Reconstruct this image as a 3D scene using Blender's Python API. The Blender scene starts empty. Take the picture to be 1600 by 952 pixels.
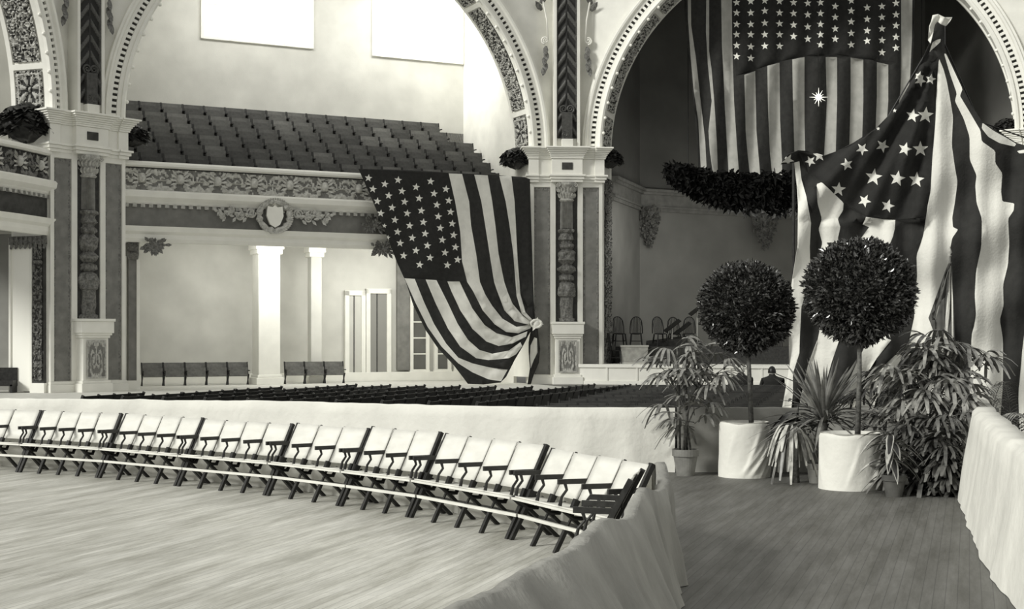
import bpy, bmesh, math, random
from math import sin, cos, pi, radians, sqrt, atan2, floor
from mathutils import Vector, Matrix, noise
from mathutils.geometry import delaunay_2d_cdt
random.seed(7)
SC = bpy.context.scene
COL = SC.collection

# ---------------------------------------------------------------- camera, sky, sun, lamps, exposure
F = 2200.0; EYE = 1.9; HY = 531.0; CX = 800.0
cam = bpy.data.objects.new('camera', bpy.data.cameras.new('camera'))
COL.objects.link(cam); SC.camera = cam
cam.location = (0, 0, EYE); cam.rotation_euler = (pi/2, 0, 0)
cam.data.sensor_width = 36; cam.data.lens = F/1600*36
cam.data.shift_y = (HY-476)/1600; cam.data.clip_end = 400
SC.view_settings.view_transform = 'Standard'; SC.view_settings.look = 'None'
SC.view_settings.gamma = 1; SC.view_settings.use_curve_mapping = False
SC.view_settings.exposure = 0.17
W = bpy.data.worlds.new('hall_daylight'); SC.world = W; W.use_nodes = True
W.node_tree.nodes['Background'].inputs[0].default_value = (1, .993, .935, 1)
W.node_tree.nodes['Background'].inputs[1].default_value = 0.52
def lamp(name, kind, loc, aim, energy, size=1, size_y=None, col=(1, .99, .93), angle=None, spot=None):
    l = bpy.data.lights.new(name, kind); l.energy = energy; l.color = col
    if kind == 'AREA':
        l.size = size
        if size_y: l.shape = 'RECTANGLE'; l.size_y = size_y
    elif kind == 'SUN': l.angle = angle
    else: l.shadow_soft_size = size
    if spot: l.spot_size = spot; l.spot_blend = 1
    o = bpy.data.objects.new(name, l); COL.objects.link(o); o.location = loc
    o.rotation_euler = (Vector(aim)-Vector(loc)).to_track_quat('-Z', 'Y').to_euler()
    return o
lamp('sun', 'SUN', (-28, -19, 18), (0, 0, 0), 2.4, angle=radians(14))
lamp('alcove_fill', 'AREA', (-9.6, 57.2, 5.6), (-10.6, 60.6, 2.4), 190, 5, 1.2)  # unseen area lights added for the glow on the alcove back wall
lamp('alcove_fill', 'AREA', (-4.6, 59.8, 5.6), (-5.6, 63.2, 2.4), 240, 5, 1.2)
lamp('stage_fill', 'AREA', (10.4, 60.4, 7.0), (11.0, 69.5, 4.0), 250, 10, 1.2)  # unseen fill added to brighten the stage walls
lamp('gallery_skylight', 'AREA', (-9.5, 57.5, 17.5), (-10, 61.5, 13.5), 330, 6, 1.5)
lamp('gallery_skylight', 'AREA', (-3.0, 61.5, 17.5), (-3.4, 65.5, 13.5), 330, 5, 1.5)

# ---------------------------------------------------------------- helpers
def px(x, y, Y): return Vector(((x-CX)*Y/F, Y, EYE+(HY-y)*Y/F))
def fl(y, z=0.0): return (EYE-z)*F/(y-HY)            # depth of a point at height z seen on line y
def lin(v):
    v /= 255.0
    return v/12.92 if v <= .04045 else ((v+.055)/1.055)**2.4
def tone(v): return (lin(v), lin(v*.997), lin(v*.965), 1)
MATS = {}
def mat(name, v, rough=.7, var=0, scale=6, bump=0, bscale=40, stretch=None, v2=None, spec=.3, dist=.02):
    if name in MATS: return MATS[name]
    m = bpy.data.materials.new(name); m.use_nodes = True; nt = m.node_tree; N = nt.nodes; L = nt.links
    b = N['Principled BSDF']; b.inputs['Roughness'].default_value = rough
    b.inputs['Specular IOR Level'].default_value = spec
    b.inputs['Base Color'].default_value = tone(v)
    tc = N.new('ShaderNodeTexCoord'); mp = N.new('ShaderNodeMapping'); L.new(tc.outputs['Object'], mp.inputs[0])
    if stretch: mp.inputs['Scale'].default_value = stretch
    if var or v2 is not None:
        n = N.new('ShaderNodeTexNoise'); n.inputs['Scale'].default_value = scale; n.inputs['Detail'].default_value = 5
        L.new(mp.outputs[0], n.inputs['Vector'])
        r = N.new('ShaderNodeValToRGB'); L.new(n.outputs[0], r.inputs[0])
        lo, hi = (v-var, v+var) if v2 is None else (v, v2)
        r.color_ramp.elements[0].position = .32; r.color_ramp.elements[1].position = .68
        r.color_ramp.elements[0].color = tone(max(lo, 3)); r.color_ramp.elements[1].color = tone(min(hi, 250))
        L.new(r.outputs[0], b.inputs['Base Color'])
    if bump:
        n = N.new('ShaderNodeTexNoise'); n.inputs['Scale'].default_value = bscale; n.inputs['Detail'].default_value = 4
        L.new(mp.outputs[0], n.inputs['Vector'])
        bp = N.new('ShaderNodeBump'); bp.inputs['Strength'].default_value = bump; bp.inputs['Distance'].default_value = dist
        L.new(n.outputs[0], bp.inputs['Height']); L.new(bp.outputs[0], b.inputs['Normal'])
    MATS[name] = m; return m
def emis(name, v, s):
    m = bpy.data.materials.new(name); m.use_nodes = True; b = m.node_tree.nodes['Principled BSDF']
    b.inputs['Base Color'].default_value = tone(v); b.inputs['Emission Color'].default_value = (1, .985, .88, 1)
    b.inputs['Emission Strength'].default_value = s; return m

M_white = mat('painted_plaster', 226, .6, 6, 1.5, .15, 30)
M_cream = mat('cream_moulding', 232, .5, 4, 2)
M_grey = mat('grey_panel', 122, .7, 10, 3, .2, 60)
M_dark = mat('dark_panel', 62, .7, 10, 4, .3, 50)
M_relief = mat('carved_relief', 168, .5, 22, 12, .3, 40)
M_relief_d = mat('bronzed_relief', 104, .4, 26, 14, .4, 40)
M_ground = mat('relief_ground', 58, .8, 8, 8)
M_alcove = mat('alcove_wall', 196, .8, 8, .8, .1, 20)
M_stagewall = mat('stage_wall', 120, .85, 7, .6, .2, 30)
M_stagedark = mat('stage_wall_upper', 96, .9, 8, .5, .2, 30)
M_cloth = mat('white_sheeting', 226, .9, 5, 2.0, .35, 9, dist=.03)
M_cloth_shade = mat('shade_toned_sheeting', 150, .9, 14, 2.2, .5, 14, (1, 1, .35), dist=.04)  # white sheeting again, darkened to put the aisle side's shade into its colour
M_wood_d = mat('dark_wood', 42, .45, 10, 12, .1, 60)
M_wood_s = mat('seat_wood', 72, .45, 20, 5, .15, 60)
M_pale = mat('pale_veneer', 220, .55, 7, 4, .05, 30, (1, 1, 3))
M_iron = mat('black_iron', 24, .4, 5, 20)
M_leaf = mat('leaf', 42, .32, 18, 9, spec=.6)
M_leaf2 = mat('palm_leaf', 96, .4, 30, 7, spec=.5)
M_leafp = mat('pale_leaf', 176, .5, 24, 9)
M_bark = mat('bark', 96, .9, 22, 20, .5, 60)
M_clay = mat('clay_pot', 128, .85, 14, 6, .2, 60)
M_soil = mat('soil', 30, .95, 8, 30, .5, 60)
M_fdark = mat('flag_dark', 46, .85, 5, 6, .3, 25)
M_fcanton = mat('flag_canton', 40, .85, 4, 6, .3, 25)
M_fwhite = mat('flag_white', 226, .85, 6, 4, .3, 25)
M_fgrey = mat('bunting_light', 172, .9, 8, 3, .2, 40)
M_skin = mat('skin', 190, .6)
M_cloth_d = mat('dark_coat', 36, .85, 6, 10)

LOC = {}
def tag(o, label=None, cat=None, group=None, kind=None):
    if label: o['label'] = label
    if cat: o['category'] = cat
    if group: o['group'] = group
    if kind: o['kind'] = kind
    return o
def empty(name, loc, label=None, cat=None, group=None):
    o = bpy.data.objects.new(name, None); COL.objects.link(o); o.location = loc; o.empty_display_size = .2
    LOC[o.name] = Vector(loc); return tag(o, label, cat, group)
class MB:
    def __init__(s): s.v = []; s.f = []; s.m = []
    def add(s, vs, fs, mi=0):
        k = len(s.v); s.v += [tuple(p) for p in vs]
        for f in fs: s.f.append(tuple(i+k for i in f)); s.m.append(mi)
    def box8(s, p, mi=0):
        s.add(p, [(0,1,2,3),(7,6,5,4),(0,4,5,1),(1,5,6,2),(2,6,7,3),(3,7,4,0)], mi)
    def box(s, fr, s0, s1, d0, d1, z0, z1, mi=0):
        P = fr.p
        s.box8([P(s0,d0,z0),P(s1,d0,z0),P(s1,d1,z0),P(s0,d1,z0),P(s0,d0,z1),P(s1,d0,z1),P(s1,d1,z1),P(s0,d1,z1)], mi)
    def bar(s, a, b, w, h, up=(0,0,1), mi=0):
        a = Vector(a); b = Vector(b); t = (b-a).normalized(); up = Vector(up)
        x = t.cross(up)
        if x.length < 1e-4: x = t.cross(Vector((0,1,0)))
        x.normalize(); y = x.cross(t); x *= w/2; y *= h/2
        s.box8([a-x-y, a+x-y, a+x+y, a-x+y, b-x-y, b+x-y, b+x+y, b-x+y], mi)
    def tube(s, pts, r, n=8, mi=0, cap=True):
        pts = [Vector(p) for p in pts]; m = len(pts); rs = r if isinstance(r, (list, tuple)) else [r]*m
        vs = []; ref = None
        for i, p in enumerate(pts):
            t = (pts[min(i+1, m-1)]-pts[max(i-1, 0)]).normalized()
            if ref is None:
                ref = t.cross(Vector((0,0,1)))
                if ref.length < .05: ref = t.cross(Vector((1,0,0)))
            ref = (ref - t*ref.dot(t)).normalized(); q = t.cross(ref)
            for k in range(n): vs.append(p + (ref*cos(2*pi*k/n)+q*sin(2*pi*k/n))*rs[i])
        fs = [(i*n+k, i*n+(k+1)%n, (i+1)*n+(k+1)%n, (i+1)*n+k) for i in range(m-1) for k in range(n)]
        if cap: fs += [tuple(range(n))[::-1], tuple((m-1)*n+k for k in range(n))]
        s.add(vs, fs, mi)
    def lathe(s, c, prof, n=20, mi=0, a0=0, a1=2*pi, squash=None):
        c = Vector(c); full = abs(a1-a0-2*pi) < 1e-6; K = n if full else n+1; vs = []
        for r, z in prof:
            for k in range(K):
                a = a0+(a1-a0)*k/n; x = r*cos(a); y = r*sin(a)
                v = Vector((x, y, z)); vs.append(c+(squash @ v if squash else v))
        fs = []
        for i in range(len(prof)-1):
            for k in range(n):
                k2 = (k+1) % K if full else k+1
                fs.append((i*K+k, i*K+k2, (i+1)*K+k2, (i+1)*K+k))
        s.add(vs, fs, mi)
    def grid(s, fn, nu, nv, mi=0, mfn=None):
        k = len(s.v)
        for j in range(nv+1):
            for i in range(nu+1): s.v.append(tuple(fn(i/nu, j/nv)))
        for j in range(nv):
            for i in range(nu):
                a = k+j*(nu+1)+i; s.f.append((a, a+1, a+nu+2, a+nu+1))
                s.m.append(mfn((i+.5)/nu, (j+.5)/nv) if mfn else mi)
    def build(s, name, mats, parent=None, smooth=False, thick=0, bevel=0):
        me = bpy.data.meshes.new(name); me.from_pydata(s.v, [], s.f)
        for m in (mats if isinstance(mats, (list, tuple)) else [mats]): me.materials.append(m)
        me.polygons.foreach_set('material_index', s.m)
        if smooth: me.polygons.foreach_set('use_smooth', [True]*len(s.f))
        me.update(); me.validate()
        o = bpy.data.objects.new(name, me); COL.objects.link(o)
        if parent:
            o.parent = parent; o.location = -LOC.get(parent.name, Vector((0,0,0)))
        LOC[o.name] = Vector((0,0,0))
        if thick:
            md = o.modifiers.new('thickness', 'SOLIDIFY'); md.thickness = thick; md.offset = 0
        if bevel:
            md = o.modifiers.new('bevel', 'BEVEL'); md.width = bevel; md.segments = 2; md.limit_method = 'ANGLE'
        return o
def kids(o): return [c for c in list(bpy.data.objects) if c.parent == o]
def copy_tree(o, loc, rz, label=None, group=None, ch=None):
    r = o.copy(); COL.objects.link(r); r.location = loc; r.rotation_euler = (0, 0, rz)
    if label: r['label'] = label
    if group: r['group'] = group
    for c in (kids(o) if ch is None else ch):
        q = c.copy(); COL.objects.link(q); q.parent = r
    return r
class Fr:                                      # wall frame: s along, d outward (behind), z up
    def __init__(self, o, u, n): self.o = Vector((o[0], o[1], 0)); self.u = Vector((u[0], u[1], 0)).normalized(); self.n = Vector((n[0], n[1], 0)).normalized()
    def p(self, s, d, z): return self.o+self.u*s+self.n*d+Vector((0, 0, z))
    def s_at(self, x, d):                      # s where pixel column x meets the plane at depth d
        k = (x-CX)/F; o = self.o+self.n*d
        return (k*o.y-o.x)/(self.u.x-k*self.u.y)
    def z_at(self, x, y, d):
        P = self.p(self.s_at(x, d), d, 0); return EYE+(HY-y)*P.y/F
def lerp(a, b, t): return a+(b-a)*t
def star(cx, cy, r, rot=0, k=.42, sx=1):
    return [(cx+sx*(r if i % 2 == 0 else r*k)*sin(pi*i/5+rot), cy-(r if i % 2 == 0 else r*k)*cos(pi*i/5+rot)) for i in range(10)]
def inside(x, y, P):
    c = False; j = len(P)-1
    for i in range(len(P)):
        if (P[i][1] > y) != (P[j][1] > y) and x < (P[j][0]-P[i][0])*(y-P[i][1])/(P[j][1]-P[i][1])+P[i][0]: c = not c
        j = i
    return c
def smoothpoly(P, it=1, k=.2):
    for _ in range(it):
        Q = []
        for i in range(len(P)):
            a = P[i]; b = P[(i+1) % len(P)]
            Q += [(a[0]*(1-k)+b[0]*k, a[1]*(1-k)+b[1]*k), (a[0]*k+b[0]*(1-k), a[1]*k+b[1]*(1-k))]
        P = Q
    return P
def cloth(name, outline, regions, step, depth, mats, parent=None, base=0):
    """cut cloth: regions = [(polygon, material)], depth(x, y) -> world point"""
    vs = []; es = []
    def ring(P):
        k = len(vs); n = len(P)
        for q in P: vs.append(Vector(q))
        for i in range(n): es.append((k+i, k+(i+1) % n))
    ring(outline)
    for P, m in regions: ring(P)
    xs = [q[0] for q in outline]; ys = [q[1] for q in outline]
    x = min(xs)
    while x < max(xs):
        y = min(ys)
        while y < max(ys):
            if inside(x, y, outline): vs.append(Vector((x, y)))
            y += step
        x += step
    ov, oe, of, _, _, _ = delaunay_2d_cdt(vs, es, [], 0, 1e-4)
    b = MB(); b.v = [tuple(depth(v.x, v.y)) for v in ov]
    for f in of:
        cx = sum(ov[i].x for i in f)/len(f); cy = sum(ov[i].y for i in f)/len(f)
        if not inside(cx, cy, outline): continue
        mi = base
        for P, m in regions:
            if inside(cx, cy, P): mi = m
        b.f.append(tuple(f)); b.m.append(mi)
    return b.build(name, mats, parent, smooth=True, thick=.006)
def scroll(x, y, k=1.0):                       # carved rinceau height field, 0..1
    cell = floor(x); fx = x-cell-.5; fy = (y-.5)*(1 if cell % 2 else -1)
    r = sqrt(fx*fx+fy*fy)+1e-3; a = atan2(fy, fx)
    h = .5+.5*sin(2.0*a-7*math.log(r+.05)*k)
    h2 = .5+.5*sin(9*a+3*sin(14*r))
    e = noise.noise(Vector((x*5, y*5, 3)))
    v = .62*h+.25*h2*(1 if r > .22 else .3)+.35*e
    if r < .12: v = 1-r*2
    return max(0, min(1, v))
def leafy(x, y):
    a = noise.noise(Vector((x*3, y*3, 0))); b = abs(noise.noise(Vector((x*7+a*3, y*7, 5))))
    c = .5+.5*sin(12*(x+.6*a)+9*abs(y % 1-.5))
    return max(0, min(1, c*.6+b*1.2))
def relief(b, pf, nu, nv, hf, amp, thr=.5):
    """pf(u,v,h) -> point"""
    b.grid(lambda u, v: pf(u, v, amp*hf(u, v)), nu, nv, 0, lambda u, v: 1 if hf(u, v) > thr else 0)
def leaf(b, p, d, nrm, L, w, droop=.3, mi=0, seg=2):
    """a pointed leaf from p along d"""
    d = Vector(d).normalized(); nrm = Vector(nrm); sd = d.cross(nrm)
    if sd.length < .01: sd = d.cross(Vector((1, 0, .3)))
    sd.normalize(); up = sd.cross(d); vs = []; p = Vector(p)
    for i in range(seg+1):
        t = i/seg; c = p+d*L*t; c = c-Vector((0, 0, 1))*droop*L*t*t
        ww = w*sin(pi*min(.98, .12+.86*t)**.9)
        if i == seg: vs.append(c)
        else: vs += [c-sd*ww/2+up*ww*.18, c, c+sd*ww/2+up*ww*.18]
    fs = []
    for i in range(seg-1):
        a = 3*i; fs += [(a, a+1, a+4, a+3), (a+1, a+2, a+5, a+4)]
    a = 3*(seg-1); fs += [(a, a+1, 3*seg), (a+1, a+2, 3*seg)]
    b.add(vs, fs, mi)
def blade(b, p, d, nrm, L, w, droop=.3, mi=0, seg=5):
    d = Vector(d).normalized(); sd = d.cross(Vector(nrm))
    if sd.length < .01: sd = d.cross(Vector((1, 0, .3)))
    sd.normalize(); up = sd.cross(d); vs = []; p = Vector(p)
    for i in range(seg+1):
        t = i/seg; c = p+d*L*t-Vector((0, 0, 1))*droop*L*t*t; ww = w*(.25+.75*min(1, t*3))*(1 if t < .99 else .55)
        vs += [c-sd*ww/2+up*ww*.2, c, c+sd*ww/2+up*ww*.2]
    fs = []
    for i in range(seg):
        a = 3*i; fs += [(a, a+1, a+4, a+3), (a+1, a+2, a+5, a+4)]
    b.add(vs, fs, mi)
def foliage_ball(b, c, r, n, L, w, sq=(1, 1, 1), mi=0, rnd=random):
    c = Vector(c)
    for i in range(n):
        z = rnd.uniform(-1, 1); a = rnd.uniform(0, 2*pi); q = sqrt(1-z*z); d = Vector((q*cos(a), q*sin(a), z))
        rr = r*(.80+.19*rnd.random()+.12*noise.noise(d*3.0)); p = c+Vector((d.x*sq[0], d.y*sq[1], d.z*sq[2]))*rr
        dd = (d*.8+Vector((rnd.uniform(-1, 1), rnd.uniform(-1, 1), rnd.uniform(-.4, 1)))*.8)
        leaf(b, p, dd, (rnd.uniform(-1, 1), rnd.uniform(-1, 1), rnd.uniform(-1, 1)), L*rnd.uniform(.7, 1.2), w, .1, mi)
def ellipsoid(b, c, r, n=14, m=9, mi=0):
    c = Vector(c); b.grid(lambda u, v: c+Vector((r[0]*cos(2*pi*u)*sin(pi*v), r[1]*sin(2*pi*u)*sin(pi*v), r[2]*cos(pi*v))), n, m, mi)

# ---------------------------------------------------------------- the octagonal hall: frames of the three arched sides
C1 = (-15.5, 51.4); C2 = (2.33, 60.3); C3 = (20.9, 54.2); HW = 1.55
def pier_frame(C, ang): a = radians(ang); return Fr(C, (cos(a), sin(a)), (-sin(a), cos(a)))
PF1 = pier_frame(C1, 49); PF2 = pier_frame(C2, 4.3); PF3 = pier_frame(C3, -40.8)
E1 = PF1.p(HW, 0, 0); E0 = PF1.p(-HW, 0, 0); E2 = PF2.p(-HW, 0, 0); E3 = PF2.p(HW, 0, 0); E4 = PF3.p(-HW, 0, 0)
def side(A, B): u = (B-A).normalized(); return Fr(A, u, (-u.y, u.x)), (B-A).length
SL, LL = side(E0-Vector((.312, .95, 0))*17.05, E0)
SM, LM = side(E1, E2); SR, LR = side(E3, E4)
SPR = 10.1; DEEP = 1.6

# floors
fm = bpy.data.materials.new('plank_floor'); 
def floor_mat(name, lo, hi, rough, dirt):
    m = bpy.data.materials.new(name); m.use_nodes = True; nt = m.node_tree; N = nt.nodes; L = nt.links; b = N['Principled BSDF']
    tc = N.new('ShaderNodeTexCoord'); mp = N.new('ShaderNodeMapping'); mp.inputs['Rotation'].default_value = (0, 0, radians(-72))
    L.new(tc.outputs['Object'], mp.inputs[0])
    br = N.new('ShaderNodeTexBrick'); br.inputs['Scale'].default_value = 1; br.inputs['Brick Width'].default_value = 3.2; br.inputs['Row Height'].default_value = .085
    br.inputs['Mortar Size'].default_value = .003; br.inputs['Bias'].default_value = 0; br.inputs['Color1'].default_value = tone(lo); br.inputs['Color2'].default_value = tone(hi)
    br.inputs['Mortar'].default_value = tone(lo*.8); L.new(mp.outputs[0], br.inputs['Vector'])
    m2 = N.new('ShaderNodeMapping'); m2.inputs['Scale'].default_value = (.45, 3.4, 1); L.new(mp.outputs[0], m2.inputs[0])
    n = N.new('ShaderNodeTexNoise'); n.inputs['Scale'].default_value = 1.3; n.inputs['Detail'].default_value = 10; n.inputs['Roughness'].default_value = .74; L.new(m2.outputs[0], n.inputs['Vector'])
    r = N.new('ShaderNodeValToRGB'); r.color_ramp.elements[0].position = .36; r.color_ramp.elements[1].position = .62
    r.color_ramp.elements[0].color = tone(dirt); r.color_ramp.elements[1].color = (1, 1, 1, 1); L.new(n.outputs[0], r.inputs[0])
    mx = N.new('ShaderNodeMixRGB'); mx.blend_type = 'MULTIPLY'; mx.inputs[0].default_value = 1
    L.new(br.outputs[0], mx.inputs[1]); L.new(r.outputs[0], mx.inputs[2]); L.new(mx.outputs[0], b.inputs['Base Color'])
    b.inputs['Roughness'].default_value = rough; b.inputs['Specular IOR Level'].default_value = .5
    bp = N.new('ShaderNodeBump'); bp.inputs['Strength'].default_value = .25; bp.inputs['Distance'].default_value = .01
    L.new(n.outputs[0], bp.inputs['Height']); L.new(bp.outputs[0], b.inputs['Normal'])
    return m
M_floor = floor_mat('glare_plank_floor', 212, 224, .4, 186)  # same boards as the aisle, made paler to carry glare in their colour
M_aisle = floor_mat('dark_plank_floor', 108, 116, .6, 190)
bpy.data.materials.remove(fm)
W0 = Fr((0, 0), (1, 0), (0, 1))
b = MB(); b.box(W0, -45, 45, -12, 90, -.3, 0); b.build('floor', M_aisle)['kind'] = 'structure'

# path of the front feet of the folding seats, and of the cloth rail behind them
FT = [(-8.95, 21.15), (-7.05, 20.12), (-5.67, 19.3), (-4.33, 18.2), (-2.98, 17.1), (-1.96, 16.02), (-1.09, 15.0), (-.02, 13.35), (.78, 11.66)]
def offs(P, o):
    Q = []
    for i, p in enumerate(P):
        a = Vector(P[max(i-1, 0)]); c = Vector(P[min(i+1, len(P)-1)]); t = (c-a).normalized(); Q.append((p[0]-t.y*o, p[1]+t.x*o))
    return Q
BR = offs(FT, .66)
railB_top = [(-10.9, 22.6)] + BR[:-1] + [(1.27, 12.0), (1.24, 11.3), (.98, 10.3), (.80, 9.5), (.53, 8.37), (.27, 7.35), (.095, 6.93), (-.26, 5.78), (-.6, 4.7), (-1.0, 3.6)]
railB_bot = [(-10.9, 22.6)] + BR[:-1] + [(1.31, 12.0), (1.29, 11.4), (1.19, 10.5), (1.08, 9.5), (.92, 8.37), (.72, 7.35), (.60, 6.93), (.2, 5.78), (-.1, 4.7), (-.5, 3.6)]
b = MB(); P = [(-32, 23.5)]+railB_bot+[(-1, -6), (-32, -6)]
b.add([(x, y, .004) for x, y in P], [tuple(range(len(P)))[::-1]]); b.build('floor_enclosure', M_floor)['kind'] = 'structure'
# hall floor under the gallery alcove is paler boards
b = MB(); b.add([SM.p(-6, -12, .004), SM.p(LM-1.5, -12, .004), SM.p(LM+1, 6.6, .004), SM.p(-6, 6.6, .004)], [(0, 1, 2, 3)]); b.build('floor_hall_edge', mat('pale_boards', 205, .6, 8, 3))['kind'] = 'structure'

def dens(P, st):
    Q = []
    for i in range(len(P)-1):
        a = Vector(P[i]); c = Vector(P[i+1]); n = max(1, int((c-a).length/st))
        p0 = Vector(P[max(i-1, 0)]); p3 = Vector(P[min(i+2, len(P)-1)])
        for k in range(n):
            t = k/n; q = .5*((2*a)+(-p0+c)*t+(2*p0-5*a+4*c-p3)*t*t+(-p0+3*a-3*c+p3)*t**3); Q.append(q)
    Q.append(Vector(P[-1])); return Q
def cloth_rail(name, top, bot, h, label, m, fold=.03, wide=.05, st=.07, seed=0, wave=.03, group=None, freq=1):
    T = dens(top, st)
    if bot is top: B = T
    else:
        B = []
        for i in range(len(T)):                 # same parameter on the hem
            u = i/(len(T)-1)*(len(top)-1); k = min(int(u), len(top)-2)
            B.append(Vector(bot[k]).lerp(Vector(bot[k+1]), u-k))
        T2 = []
        for i in range(len(T)):
            u = i/(len(T)-1)*(len(top)-1); k = min(int(u), len(top)-2); T2.append(Vector(top[k]).lerp(Vector(top[k+1]), u-k))
        T = T2
    n = len(T); S = 0; rows = []; b = MB()
    for i in range(n):
        t = (T[min(i+1, n-1)]-T[max(i-1, 0)]).normalized(); q = Vector((t.y, -t.x))
        S += (T[i]-T[max(i-1, 0)]).length
        hh = h(i/(n-1)) if callable(h) else h
        hh += wave*noise.noise(Vector((S*1.3, seed, 0)))+wave*.5*noise.noise(Vector((S*4, seed, 1)))
        row = []
        for k in range(15):
            if k <= 6: v = k/6; side_ = 1
            elif k <= 8: v = 1; side_ = 0
            else: v = 1-(k-8)/6; side_ = -1
            amp = fold*(1.15-.75*v)
            f = amp*(noise.noise(Vector((S*2.6*freq, seed, v*.5)))*1.3+noise.noise(Vector((S*7*freq, seed+4, v*1.1)))*.6)
            if 6 < k < 9: off = wide*(.62 if k == 7 else -.62); z = hh+wide*.35
            else: off = side_*(wide+.01*(1-v))+f; z = hh*v
            c = B[i].lerp(T[i], v) if side_ >= 0 else (B[i].lerp(T[i], max(v, .7)) if False else B[i].lerp(T[i], v))
            row.append((c.x+q.x*off, c.y+q.y*off, max(z, .006)))
        rows.append(row)
    for i in range(n):
        for r in rows[i]: b.v.append(r)
    for i in range(n-1):
        for k in range(14): b.f.append((i*15+k, (i+1)*15+k, (i+1)*15+k+1, i*15+k+1)); b.m.append(0)
    o = b.build(name, m, None, smooth=True)
    return tag(o, label, 'barrier', group)
RA = [(-13, 26.2), (-9.0, 24.5), (-4.2, 22.6), (-1.0, 20.9), (.6, 20.3), (2.33, 20.15)]
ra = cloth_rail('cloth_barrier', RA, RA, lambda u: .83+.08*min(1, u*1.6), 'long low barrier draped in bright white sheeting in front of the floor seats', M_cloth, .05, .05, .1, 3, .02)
RA2 = [(2.36, 20.16), (3.6, 20.12), (5.0, 20.1), (6.9, 20.0)]
cloth_rail('cloth_barrier', RA2, RA2, .915, 'sheeted barrier toned darker for shade, directly behind the tubs and palms', mat('plant_shade_sheeting', 150, .9, 16, 1.6, .4, 9, dist=.03), .06, .05, .08, 7, .02)  # same white cloth, the plants' shade put into a darker tone
b = MB()                                        # dark tear in the sheeting at its top edge
tp = [(437, 652), (447, 648.5), (458, 648.5), (470, 651), (474, 654.5), (462, 656.5), (449, 655)]
b.add([px(x, y, 22.35) for x, y in tp], [tuple(range(len(tp)))]); b.add([px(x, y, 22.38) for x, y in tp], [tuple(range(len(tp)))[::-1]])
tr = b.build('tear', M_iron, ra); tr['label'] = 'dark slit in the white sheeting'
nb = len(BR)
cloth_rail('cloth_barrier', railB_top[:nb]+[(1.24, 12.3)], railB_top[:nb]+[(1.24, 12.3)], .76, 'low white sheeting close behind the backs of the folding seats', M_cloth, .05, .04, .08, 11, .02)
def hB(u): return .76+.05*sin(u*31)*(1 if u < .5 else 0)+.04*(u < .06)
cloth_rail('cloth_barrier', [(1.26, 12.1)]+railB_top[nb+1:], [(1.33, 12.1)]+railB_bot[nb+1:], hB, 'sheeted barrier toned darker for shade, bulging at the aisle and sweeping toward the viewer', M_cloth_shade, .085, .05, .035, 15, .04)
RC = [(6.3, 19.6), (5.75, 17.6), (5.38, 16.4), (5.0, 15.0), (4.62, 13.6), (4.25, 12.3), (4.0, 11.2), (3.8, 10.3), (3.55, 9.0), (3.2, 7.4)]
RCt = [(x+.16, y) for x, y in RC]
cloth_rail('cloth_barrier', RCt, RC, lambda u: 1.02-.05*u, 'wide white sheeted barrier with a broad flat top bounding the aisle beside the palms', mat('sheeting_bright', 222, .9, 10, 2, .4, 9, dist=.03), .035, .16, .06, 23, .03, freq=.45)

# ---------------------------------------------------------------- piers
def leaf_cluster(name, c, r, n, parent, m, seed):
    rnd = random.Random(seed); b = MB(); c = Vector(c)
    b.grid(lambda u, v: c+Vector((cos(2*pi*u)*sin(pi*v)*1.0, sin(2*pi*u)*sin(pi*v), cos(pi*v)*.85))*r*(.80+.16*noise.noise(Vector((cos(2*pi*u)*3, v*6, seed)))), 28, 18)
    for i in range(n*3):
        z = rnd.uniform(-.7, 1); a = rnd.uniform(0, 2*pi); q = sqrt(1-z*z); d = Vector((q*cos(a), q*sin(a), z*.7))
        leaf(b, c+d*r*.66, d*.7+Vector((0, 0, .5))+Vector((-d.y, d.x, 0))*rnd.uniform(-.8, .8), d, r*rnd.uniform(.4, .65), r*.30, .7, 0, 4)
    return b.build(name, m, parent, smooth=True)
def spiral(b, pf, cx, cz, r, turns, tub, mi=0, a0=0, sg=1, off=.03):
    pts = []; N_ = int(14*turns)
    for i in range(N_+1):
        t = i/N_; a = a0+sg*2*pi*turns*t; rr = r*(1-.86*t); pts.append(pf(cx+rr*cos(a), -off-.3*tub*t, cz+rr*sin(a)))
    b.tube(pts, [tub*(1-.4*i/N_) for i in range(N_+1)], 5, mi)
def entab(fr, parent):
    b = MB()
    def tier(z0, z1, o0):                       # breaks forward over the centre
        b.box(fr, -1.6-o0, 1.6+o0, -.10-o0, 1.7, z0, z1); b.box(fr, -.66-o0*.8, .66+o0*.8, -.34-o0, 1.0, z0+.001, z1-.001)
        b.box(fr, -1.62-o0, -1.2, -.18-o0, 1.7, z0+.001, z1-.002); b.box(fr, 1.2, 1.62+o0, -.18-o0, 1.7, z0+.001, z1-.002)
    tier(8.62, 8.74, .02); tier(8.74, 8.86, .08); tier(8.86, 8.94, .14); tier(8.94, 9.62, .0)
    for i in range(7): tier(9.62+i*.07, 9.69+i*.07, .05+.30*(i/6)**1.4)
    b.build('entablature', M_cream, parent, bevel=.012)
    b = MB(); b.box(fr, -.23, .23, -.37, -.3, 9.15, 9.45); b.build('plaque', M_dark, parent, bevel=.01)
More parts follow.
